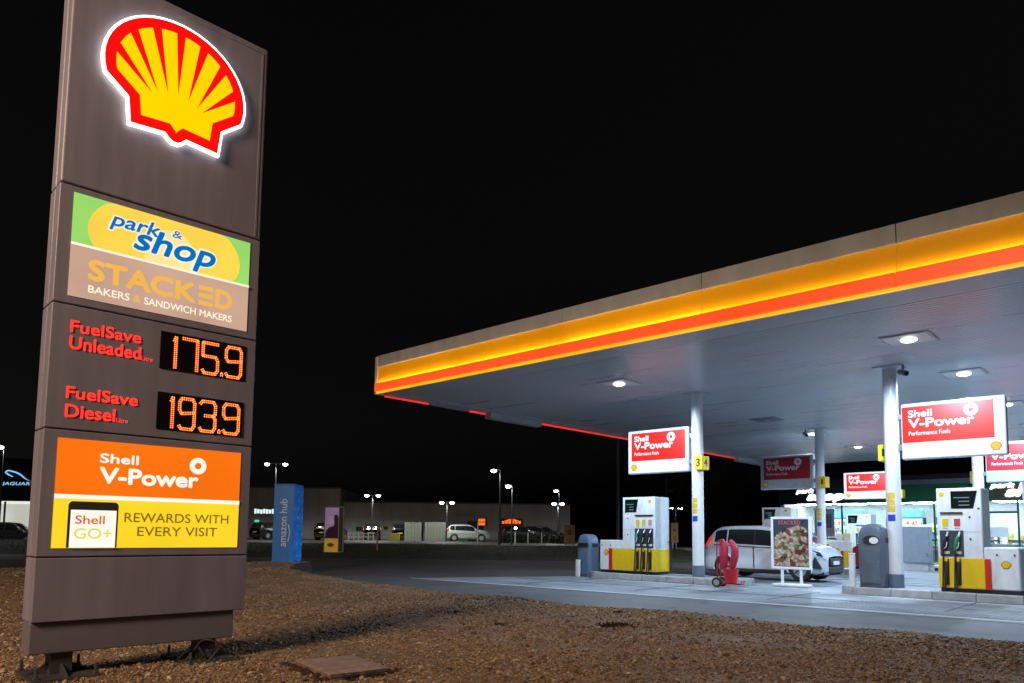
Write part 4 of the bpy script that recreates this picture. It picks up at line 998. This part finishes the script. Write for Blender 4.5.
for x, lb in ((-19.4, 'glowing drinks fridge at the left of the shop'), (-15.6, 'glowing drinks fridge behind the far pump'), (-12.6, 'glowing drinks fridge left of the front right column'), (-6.9, 'glowing drinks fridge at the right of the shop')):
    t = thing('drinks_fridge', lb, 'fridge', (x, SY+4.2, .05), 0, 'lit fridges inside the shop')
    MB().box(0, 2.2, .5, .7, 0, 2.75).box(-.06, -.001, 0, .7, 0, 2.75).box(2.201, 2.26, 0, .7, 0, 2.75).build('carcass', M_dark, t); MB().box(0, 2.2, .44, .49, .2, 2.7).build('light_panel', E_fr2, t)
    MB().box(0, 2.2, .0, .42, 2.76, 3.25).build('header', em('fridge header', (.25, .75, .85), .9), t)
    for k in range(5):
        sh = MB().box(.01, 2.19, .02, .43, .25+k*.48, .28+k*.48).build('shelf', M_white, t); xx = .05
        while xx < 2.05:
            g = random.uniform(.10, .20); MB().cyl((xx+g/2, .2, .281+k*.48), (xx+g/2, .2, .281+k*.48+random.uniform(.2, .34)), g*.42, n=8).build('bottle', random.choice(goods), sh); xx += g
ct = thing('shop_counter', 'pale counter with screens inside the shop window', 'counter', (-9.6, SY+1.0, .05))
MB().box(0, 3.6, 0, .7, 0, 1.05).build('base', pm('counter front', (.45, .5, .52), .5), ct, bevel=.01); MB().box(-.05, 3.65, -.05, .75, 1.052, 1.11).build('top', M_white, ct, bevel=.01)
for x in (.4, 2.3): MB().box(x, x+1.0, .3, .36, 1.5, 2.1).build('screen', em('till screen', (.55, .70, .85), .9), ct); MB().box(x+.45, x+.55, .31, .35, 1.11, 1.5).build('screen_stand', M_dark, ct)
for j, (x, lb) in enumerate(((-20.0, 'glowing white shop lettering left of the second row column'), (-8.75, 'glowing white shop lettering above the right pump'))):
    lt = thing('shop_lettering', lb, 'lettering', (x, SY-.32, 3.75), 0, 'lit shop name letters')
    E_let = em('white lit letters', (1, 1, 1), 2.2)
    MB().box(.2, 3.1, .05, .069, .0, .72).build('backing', pm('lettering backing', (.14, .09, .045), .5) if j else M_sd, lt)
    text('park', 0, 1.25, .52, .92, 0, E_let, lt, .10, .25); text('&', 1.42, 1.68, .62, .88, 0, E_let, lt, .06, .1); text('shop', .72, 3.2, -.06, .68, -.003, E_let, lt, .10, .25)
    for q in ((.4, .6), (1.0, .2), (2.8, .3)): MB().cyl((q[0], .0, q[1]), (q[0], .06, q[1]), .02, n=8).build('spacer', M_galv, lt)
pt_ = thing('shop_post', 'slim white post carrying the shop front roof', 'post', (-8.3, 44.6, 0))
MB().cyl((0, 0, .25), (0, 0, 5.88), .12, n=18).build('shaft', M_whitem, pt_, smooth=True); MB().cyl((0, 0, 0), (0, 0, .25), .14, n=18).build('foot', M_collar, pt_, smooth=True)

# ------------------------------------------------------------------ parcel locker and banner totem
lk = thing('parcel_locker', 'tall bright blue parcel locker with white lettering at the gravel corner', 'locker', cf(-7.78, 24.0, .37), TH)
M_lb = pm('locker blue', (.012, .20, .70), .45, var=.08); M_lb2 = pm('locker door blue', (.02, .25, .78), .45, var=.12)
MB().box(0, .66, 0, 1.05, .0, 2.56).build('body', M_lb, lk, bevel=.012)
MB().box(-.01, .67, -.01, 1.06, 2.563, 2.60).build('roof', M_lb, lk, bevel=.006)
M_lt = pm('locker lettering', (.62, .72, .85), .5)
lt_ = text('amazon hub', .0, 1.55, -.12, .12, 0, M_lt, lk, .005)
lt_.rotation_euler = (0, math.radians(-90), 0); lt_.location = Vector((.33, -.004, .55))*K
ar = MB().tube([(.50+.05*math.sin(i*math.pi/8), -.004, .72+.55*i/8) for i in range(9)], .014, 6).build('arrow_mark', M_lt, lk)
k = 0
for i, (z0_, z1_) in enumerate(((.06, .42), (.44, .80), (.82, 1.08), (1.10, 1.36), (1.38, 1.64), (1.66, 1.92), (1.94, 2.20), (2.22, 2.52))):
    for y0, y1 in ((.04, .52), (.54, 1.01)):
        d = MB().box(.661, .675, y0, y1, z0_, z1_).build('locker_door', M_lb2 if (i*2+k) % 3 else M_lb, lk, bevel=.004); k += 1
        MB().box(.676, .682, y1-.09, y1-.04, (z0_+z1_)/2-.03, (z0_+z1_)/2+.03).build('latch', M_lt, d)
tt = thing('banner_totem', 'tall banner board with a purple portrait and yellow base across the road', 'banner', cf(-11.2, 44.0, .12), TH)
MB().box(0, 1.16, 0, .22, 0, 2.78).build('casing', pm('totem frame', (.42, .38, .36), .5), tt, bevel=.02)
pplate(rect(.06, .86, .06, .86), -.002, em('banner amber', (.50, .26, .03), .55), 'amber_print', tt); pplate(rect(.06, .86, .861, 2.70), -.002, em('banner mauve', (.30, .18, .34), .55), 'mauve_print', tt)
pplate([(.07, .864), (.855, .864), (.855, 2.1), (.78, 2.3), (.62, 2.28), (.58, 2.0), (.62, 1.75), (.56, 1.6), (.40, 1.56), (.24, 1.48), (.10, 1.25)], -.008, pm('banner plum', (.045, .015, .05), .5), 'figure_print', tt)
pplate(ellp(.40, 1.95, .19, .27), -.0135, em('banner skin', (.38, .24, .32), .55), 'face_print', tt); pplate(ellp(.42, .48, .2, .12), -.008, pm('banner rust', (.35, .12, .02), .5), 'badge_print', tt)
pplate(rect(.90, 1.12, .10, 2.70), -.002, pm('banner dark', (.05, .045, .05), .5), 'dark_strip', tt)

# ------------------------------------------------------------------ street lamps
def lamp_post(x, y, zg, heads, h, label, power, twin=True, col=(.95, 1.0, .92), r=.075, arm=.6):
    t = thing('street_lamp', label, 'street lamp', cf(x, y, zg), TH, 'street lamps round the car parks')
    MB().tube([(0, 0, 0), (0, 0, h*.3), (0, 0, h)], [r, r*.85, r*.6], 10).build('pole', M_steeldark, t, smooth=True)
    for sx in ((-1, 1) if twin else (-1,)):
        hd = MB().box(min(sx*.05, sx*arm), max(sx*.05, sx*arm), -.03, .03, h-.05, h+.02).build('arm', M_galv, t)
        MB().box(sx*arm-.28, sx*arm+.28, -.16, .16, h-.03, h+.08).build('head', M_galv, t, bevel=.03)
        MB().ell((sx*arm, 0, h-.08), (.24, .21, .16), 12, 7).build('lens', em('street lamp lens', (.95, 1.0, .93), 14.0), t, smooth=True)
        if power: light('lamp', 'SPOT', (sx*arm, 0, h-.22), power, col, t, spot_size=math.radians(165), spot_blend=.3, shadow_soft_size=.15)
lamp_post(-22.6, 70, .44, 2, 7.35, 'tall twin street lamp above the blue parcel locker', 900, arm=.87)
lamp_post(-14.8, 78, .44, 2, 4.84, 'twin street lamp before the pale warehouse left half', 800, arm=.62)
lamp_post(-6.70, 76, .44, 2, 4.10, 'small twin street lamp at the warehouse above the fenced enclosures', 600, arm=.54)
lamp_post(-.95, 60, .44, 1, 6.15, 'tall single arm street lamp in front of the warehouse', 480, twin=False, arm=.55, r=.10)
lamp_post(.05, 62, .44, 1, 5.0, 'shorter street lamp just right of the tall single one', 380, twin=False, arm=.35)
lamp_post(4.7, 74, .44, 2, 4.05, 'twin street lamp at the right end of the warehouse', 420, arm=.40)
lamp_post(5.2, 80, .44, 1, 5.7, 'single street lamp above the right hand twin lamp', 300, twin=False, arm=.35)
lamp_post(17.9, 80, 0, 2, 4.4, 'distant twin street lamp between the left pump and column', 300, arm=.5)
lamp_post(-38.3, 55, 0, 1, 7.5, 'street lamp glowing at the far left edge', 900, twin=False, arm=.3)
dp_ = thing('lamp_pole', 'slim dark pole rising behind the left pump', 'pole', cf(7.26, 50, 0), TH)
MB().tube([(0, 0, 0), (0, 0, 3), (0, 0, 8.6)], [.12, .10, .08], 10).build('shaft', pm('dark pole', (.05, .05, .055), .5), dp_, smooth=True); MB().box(-.18, .18, -.1, .1, 0, .3).build('foot', M_dark, dp_)
dp2 = thing('lamp_pole', 'second slim dark pole right of the first behind the left pump', 'pole', cf(11.4, 54, 0), TH)
MB().tube([(0, 0, 0), (0, 0, 3), (0, 0, 5.6)], [.10, .08, .07], 10).build('shaft', pm('dark pole', (.05, .05, .055), .5), dp2, smooth=True); MB().box(-.05, .5, -.04, .04, 4.6, 4.75).build('bracket', M_dark, dp2)
# warm road lamp behind the photographer: it throws the price sign's shadow
wl_ = thing('street_lamp', 'tall warm road lamp standing behind the viewpoint', 'street lamp', (-3.4, -10.8, 0))
MB().tube([(0, 0, 0), (0, 0, 3), (0, 0, 9.2)], [.12, .10, .07], 12).build('pole', M_galv, wl_, smooth=True)
MB().tube([(0, 0, 9.2), (-.2, .5, 9.45), (-.4, 1.2, 9.5)], .04, 8).build('arm', M_galv, wl_, smooth=True); MB().box(-.62, -.22, 1.1, 1.8, 9.46, 9.60).build('head', M_galv, wl_, bevel=.04)
MB().ell((-.42, 1.45, 9.44), (.16, .28, .08)).build('lens', em('sodium lens', (1.0, .62, .30), 12.0), wl_, smooth=True)
wlo = light('lamp', 'SPOT', (-.42, 1.45, 9.30), 7600, (1.0, .69, .43), wl_, spot_size=math.radians(104), spot_blend=1.0, shadow_soft_size=1.7)
wlo.rotation_euler = Vector((-11.6, 18.6, -8.6)).to_track_quat('-Z', 'Y').to_euler()

# ------------------------------------------------------------------ far buildings
M_clad = pm('warehouse cladding', (.42, .44, .44), .6, var=.2, scale=.5, stretch=(1.5, 1.5, .4)); M_dkb = pm('dark opening', (.012, .012, .014), .5)
def warehouse(name, label, x0, x1, y, zt_, depth, rib):
    t = thing(name, label, 'building', cf(x0, y, .44), TH)
    w = x1-x0; h = zt_-.44; n = int(w/rib); mb = MB(); vs = []
    MB().box(0, w, .12, depth, 0, h-.05).build('wall', M_clad, t)
    me_ = MB().box(0, rib*.55, 0, .118, 0, h-.08).mesh('cladding_rib', M_clad)
    for i in range(n): link('cladding_panel', MB().box(i*rib+.01, (i+1)*rib-.01, .04+.03*(i % 2), .118, .3, h-.06).mesh('cladding_panel', M_clad), t, bevel=.02)
    MB().box(-.1, w+.1, -.05, depth, h-.05, h+.12).build('roof', pm('warehouse roof', (.10, .10, .10), .7), t)
    return t, w, h
wa, w, h = warehouse('warehouse', 'long pale clad warehouse lit by street lamps across the car park', -22.0, 7.2, 90, 4.95, 22, 2.43)
for x0, x1, z0_, z1_, nm in ((3.0, 5.8, 1.0, 1.5, 'window'), (6.4, 6.9, 1.2, 1.6, 'window'), (8.2, 10.2, 0, 1.9, 'doorway'), (11.4, 13.4, 1.5, 1.9, 'window'), (16.6, 18.6, 0, 2.4, 'doorway')):
    f = MB().box(x0, x1, .0, .035, z0_, z1_).build(nm, M_dkb, wa); MB().box(x0-.06, x1+.06, .005, .037, z1_+.001, z1_+.08).build('lintel', M_midgrey, f)
E_os = em('orange shop sign', lin(255, 110, 35), 1.1)
for lb, x, y, w_, z0_, z1_, n_ in (('stacked orange lit sign in the warehouse doorway', -4.1, 89.8, 1.0, 2.25, 3.15, 2), ('wide orange lit sign on the warehouse front', -1.2, 89.8, 2.5, 2.35, 3.15, 1)):
    o = thing('lit_sign', lb, 'sign', cf(x, y, z0_), TH, 'orange lit signs on the warehouse')
    hh = z1_-z0_
    MB().box(-.1, w_+.1, .02, .14, -.05, hh+.05).build('backing', M_dkb, o)
    if n_ == 2:
        for q in range(2): MB().box(.05, w_-.1, -.02, .018, .05+q*.45, .40+q*.45).build('panel', E_os, o, bevel=.05)
    else:
        for q in range(6): MB().box(.05+q*.4, .36+q*.4, -.02, .018, .18, .50+.05*(q % 2)).build('letter', E_os, o, bevel=.04)
        MB().prism([(.3, .52), (.9, .75), (1.6, .75), (2.2, .52)], -.015, .018, 'y').build('arch', E_os, o)
wb, w, h = warehouse('showroom', 'grey boxy showroom with small lit name behind the parcel locker', -40.0, -20.6, 88, 6.5, 16, 2.42)
o = thing('lit_sign', 'small pale lit name on the grey showroom wall', 'sign', cf(-30.8, 87.8, 3.3), TH)
E_cy = em('pale lit letters', (.75, .95, 1.0), 1.1)
for q in range(7): MB().box(.05+q*.35, .32+q*.35, .0, .05, .05+.03*(q % 2), .62-.04*(q % 3)).build('letter', E_cy, o, bevel=.05)
MB().box(-.05, 2.6, .06, .10, .0, .7).build('backing', M_dkb, o)
MB().box(9.3, 9.8, -.05, .03, 1.9, 2.15).build('green_exit_light', em('green lamp', (.1, .9, .5), .8), wb)
# car dealer at the far left with lit glass front
dl = thing('car_showroom', 'dark car showroom with bright window and blue lit cat emblem at the left', 'building', cf(-60, 66, .0), TH)
MB().box(0, 19, .3, 14, 3.75, 7.4).build('upper_wall', pm('showroom black', (.02, .02, .022), .4), dl); MB().box(0, 19, 8, 14, 0, 3.74).build('back_wall', M_sw, dl)
MB().box(0, 19, .3, 8, -.02, .3).build('floor', M_midgrey, dl); MB().box(-.3, 19.3, 0, 14.3, 7.41, 7.6).build('roof', M_dkb, dl)
MB().box(0, 19, .6, 7.9, 3.70, 3.745).build('lit_ceiling', em('showroom ceiling', (1.0, .93, .82), .9), dl); MB().box(0, 19, 6.9, 7.0, .3, 3.69).build('lit_display_wall', em('showroom wall light', (1.0, .92, .80), .75, .2, .3), dl)
for i in range(9): MB().box(i*2.36, i*2.36+.12, .3, .42, .3, 3.70).build('mullion', M_dkb, dl)
for i in range(8): MB().box(i*2.36+.13, i*2.36+2.35, .34, .36, .3, 3.70).build('pane', glass, dl)
jg = thing('cat_emblem_sign', 'blue white lit leaping cat emblem with letters on the dark showroom', 'sign', cf(-46.05, 66.1, 5.05), TH)
E_jb = em('blue white neon', (.28, .62, 1.0), 1.0)
MB().box(-.1, 2.7, .12, .18, -.05, 1.5).build('backing', M_dkb, jg)
text('JAGUAR', 0, 2.55, .05, .42, 0, E_jb, jg, .02, .15)
cat_ = [(.30, 1.18), (.42, 1.36), (.62, 1.40), (.85, 1.32), (1.25, 1.22), (1.65, 1.02), (2.0, .74), (2.35, .58), (2.6, .52), (2.3, .64), (2.05, .82), (1.85, 1.0), (1.55, 1.22), (1.2, 1.36), (.85, 1.45), (.55, 1.50), (.36, 1.44), (.22, 1.30)]
pplate(cat_, 0, E_jb, 'leaping_cat', jg, .03); pplate([(.30, 1.18), (.55, 1.02), (.95, .86), (.98, .92), (.62, 1.10), (.46, 1.24)], 0, E_jb, 'cat_foreleg', jg, .03)
for q in (.5, 2.0): MB().box(q, q+.1, .0, .119, .2, .3).build('spacer', M_galv, jg)

# parked cars, enclosures, posts in the far car park
car('white car parked beside the enclosures in the far car park', cf(-4.7, 79, .44), TH+math.radians(8), pm('far car white', (.34, .37, .37), .3), False, 'cars in the far car park')
M_cb = pm('far car dark', (.02, .022, .025), .25, coat=.5)
dk = car('first dark car from the left in the warehouse car park', cf(-15.5, 82, .44), TH+math.radians(100), M_cb, False, 'cars in the far car park')
for x, y, a, lb in ((-12.3, 82.5, 95, 'second dark car from the left in the warehouse car park'), (1.0, 83, 15, 'dark car right of the tall single arm lamp'), (3.6, 84, 10, 'dark car at the right end of the far car park')):
    c = copy_tree(dk, cf(x, y, .44), lb); c.rotation_euler = (0, 0, TH+math.radians(a))
for x, y, a, lb in ((-40.6, 60.0, 12, 'dark car before the bright showroom window'), (-44.8, 61.5, 10, 'dark car at the far left before the showroom'), (-24.6, 76, 60, 'dark car behind the blue parcel locker'), (-18.6, 76, 80, 'dark car between the locker and the banner board')):
    c = copy_tree(dk, cf(x, y, 0 if y < 70 else .44), lb); c.rotation_euler = (0, 0, TH+math.radians(a))
M_en = pm('enclosure boards', (.20, .22, .19), .7, var=.2); M_eng = pm('enclosure green', (.02, .20, .10), .6)
def enclosure(x0, x1, y, hh, mat, label):
    t = thing('bin_enclosure', label, 'enclosure', cf(x0, y, .44), TH, 'fenced enclosures before the warehouse'); w = x1-x0; n = max(4, int(w/.32))
    me_ = MB().box(0, w/n-.03, 0, .05, 0, hh).mesh('board', mat)
    for i in range(n): link('board', me_, t, loc=(i*w/n, 0, 0))
    MB().box(0, w, .055, .11, .3, .4).box(0, w, .055, .11, hh-.4, hh-.3).build('rail', mat, t)
    MB().box(0, w, .12, 1.6, 0, hh-.02).build('bins', pm('enclosure inside', (.05, .055, .05), .7), t)
enclosure(-11.6, -9.75, 80, 2.0, M_en, 'left grey boarded enclosure before the warehouse'); enclosure(-9.4, -7.1, 80, 2.05, M_en, 'right grey boarded enclosure before the warehouse')
enclosure(-7.0, -4.9, 84, 1.9, M_eng, 'green panelled enclosure behind the white car')
bx_ = thing('grit_bin', 'small yellow grit bin before the enclosures', 'grit bin', cf(-12.9, 78, .44), TH)
MB().prism([(0, 0), (1.0, 0), (1.0, .62), (0, .62)], 0, .7, 'y').build('body', pm('grit yellow', (.40, .38, .04), .6), bx_, bevel=.05); MB().prism([(-.04, .63), (1.04, .63), (.96, .80), (.04, .80)], -.04, .74, 'y').build('lid', pm('grit yellow', (.40, .38, .04), .6), bx_, bevel=.03)
wf = thing('white_fence', 'low white post and rail fence at the car park edge', 'fence', cf(-16.6, 75, .44), TH)
for i in range(6): MB().box(i*.5, i*.5+.09, 0, .09, 0, .85).build('post', M_white, wf)
for z in (.35, .72): MB().box(-.05, 2.7, -.03, -.001, z, z+.09).build('rail', M_white, wf)
def thin_post(x, y, zg, h, label, mat=None, w=.09):
    t = thing('edge_post', label, 'post', cf(x, y, zg), TH, 'thin posts along the far kerb')
    MB().box(-w/2, w/2, -w/2, w/2, 0, h).build('shaft', mat or M_white, t, bevel=.01); MB().box(-w*.6, w*.6, -w*.6, w*.6, h, h+.03).build('cap', M_white, t)
thin_post(-8.35, 46, .2, 2.35, 'thin pale post right of the banner board', pm('pale brown post', (.35, .28, .22), .6))
thin_post(-3.45, 76, .44, 2.2, 'thin white post beside the white far car')
for i, x in enumerate((.35, 1.55, 2.9)): thin_post(x, 66+2*i, .44, 1.0, ('left', 'middle', 'right')[i]+' of three short posts in front of the dark far cars')
pl_ = thing('post_light', 'small bright post light right of the tall single arm lamp', 'light', cf(.42, 70, .44), TH)
MB().cyl((0, 0, 0), (0, 0, 1.35), .05, n=10).build('post', M_galv, pl_); MB().ell((0, 0, 1.45), (.13, .13, .13)).build('globe', em('street lamp lens', (.95, 1.0, .93), 14.0), pl_)
def ysign(x, y, zg, w, h0, h1, label):
    t = thing('amber_sign', label, 'sign', cf(x, y, zg), TH, 'amber roadside boards')
    MB().box(0, w, 0, .05, h0, h1).build('board', pm('amber board', (.62, .28, .04), .5), t, bevel=.01)
    for q in (.1, w-.16): MB().box(q, q+.06, .051, .09, 0, h1-.1).build('post', M_galv, t)
    ring(w/2, h0+(h1-h0)*.62, w*.22, w*.10, -.003, M_dark, 'symbol', t, 20); pplate(rect(w*.3, w*.7, h0+.2, h0+.26), -.001, M_dark, 'text_line', t); pplate(rect(w*.25, w*.75, h0+.36, h0+.42), -.001, M_dark, 'text_line', t)
ysign(4.32, 60, .40, .88, .15, 1.75, 'amber roadside board beyond the road left of the blue grey bin'); ysign(11.3, 52, 0, .50, .9, 2.3, 'narrow amber board between the left pump and column')
# low hedge and dark trees beyond the left pump
def leaf_cloud(n, boxf, s0, s1):
    mb = MB()
    for i in range(n):
        p = Vector(boxf()); a = Vector((random.gauss(0, 1), random.gauss(0, 1), random.gauss(0, 1))).normalized(); b = a.orthogonal().normalized(); c_ = a.cross(b); s_ = random.uniform(s0, s1)
        mb.add([p-b*s_, p+c_*s_*.5, p+b*s_, p-c_*s_*.5], [(0, 1, 2, 3)])
    return mb
M_lf = pm('night foliage', (.035, .045, .02), .8, var=.4, scale=3); M_bk = pm('bark', (.05, .04, .03), .9, bump=.5)
hd_ = thing('hedge', 'low dark clipped hedge in front of the far parked cars', 'hedge', cf(-1.2, 72, .44), TH)
leaf_cloud(3500, lambda: (random.uniform(0, 7.5), random.uniform(0, .9), random.uniform(.0, 1.0)*(.85+.15*math.sin(random.random()*9))), .06, .14).build('foliage', M_lf, hd_)
MB().tube([(.2, .45, 0), (.2, .45, .6)], .03, 6).tube([(3.5, .45, 0), (3.5, .45, .6)], .03, 6).tube([(7.0, .45, 0), (7.0, .45, .6)], .03, 6).build('stems', M_bk, hd_)
def tree(x, y, h, r, label):
    t = thing('bare_tree', label, 'tree', cf(x, y, 0), TH, 'dark trees beyond the forecourt')
    mb = MB().tube([(0, 0, 0), (.05, .02, h*.3), (-.04, 0, h*.55), (.05, 0, h*.9)], [.16, .12, .08, .02], 8); tips = []
    for k in range(14):
        z = h*random.uniform(.3, .8); a = random.uniform(0, 6.28); L = r*random.uniform(.6, 1.1); e = (L*math.cos(a), L*math.sin(a), z+L*.7)
        mb.tube([(0, 0, z), (e[0]*.5, e[1]*.5, z+L*.25), e], [.05, .03, .01], 5); tips.append(e)
    mb.build('trunk', M_bk, t, smooth=True)
    def f():
        q = random.choice(tips); return (q[0]+random.gauss(0, .45), q[1]+random.gauss(0, .45), q[2]+random.gauss(0, .45))
    leaf_cloud(2200, f, .05, .12).build('crown', M_lf, t)
tree(17.2, 60, 6.5, 1.8, 'dark bare tree just right of the front left column'); tree(20.0, 64, 7.0, 2.0, 'dark tree left of the dim fuel sign'); tree(14.2, 66, 6.0, 1.7, 'dark tree between the left pump and front left column')
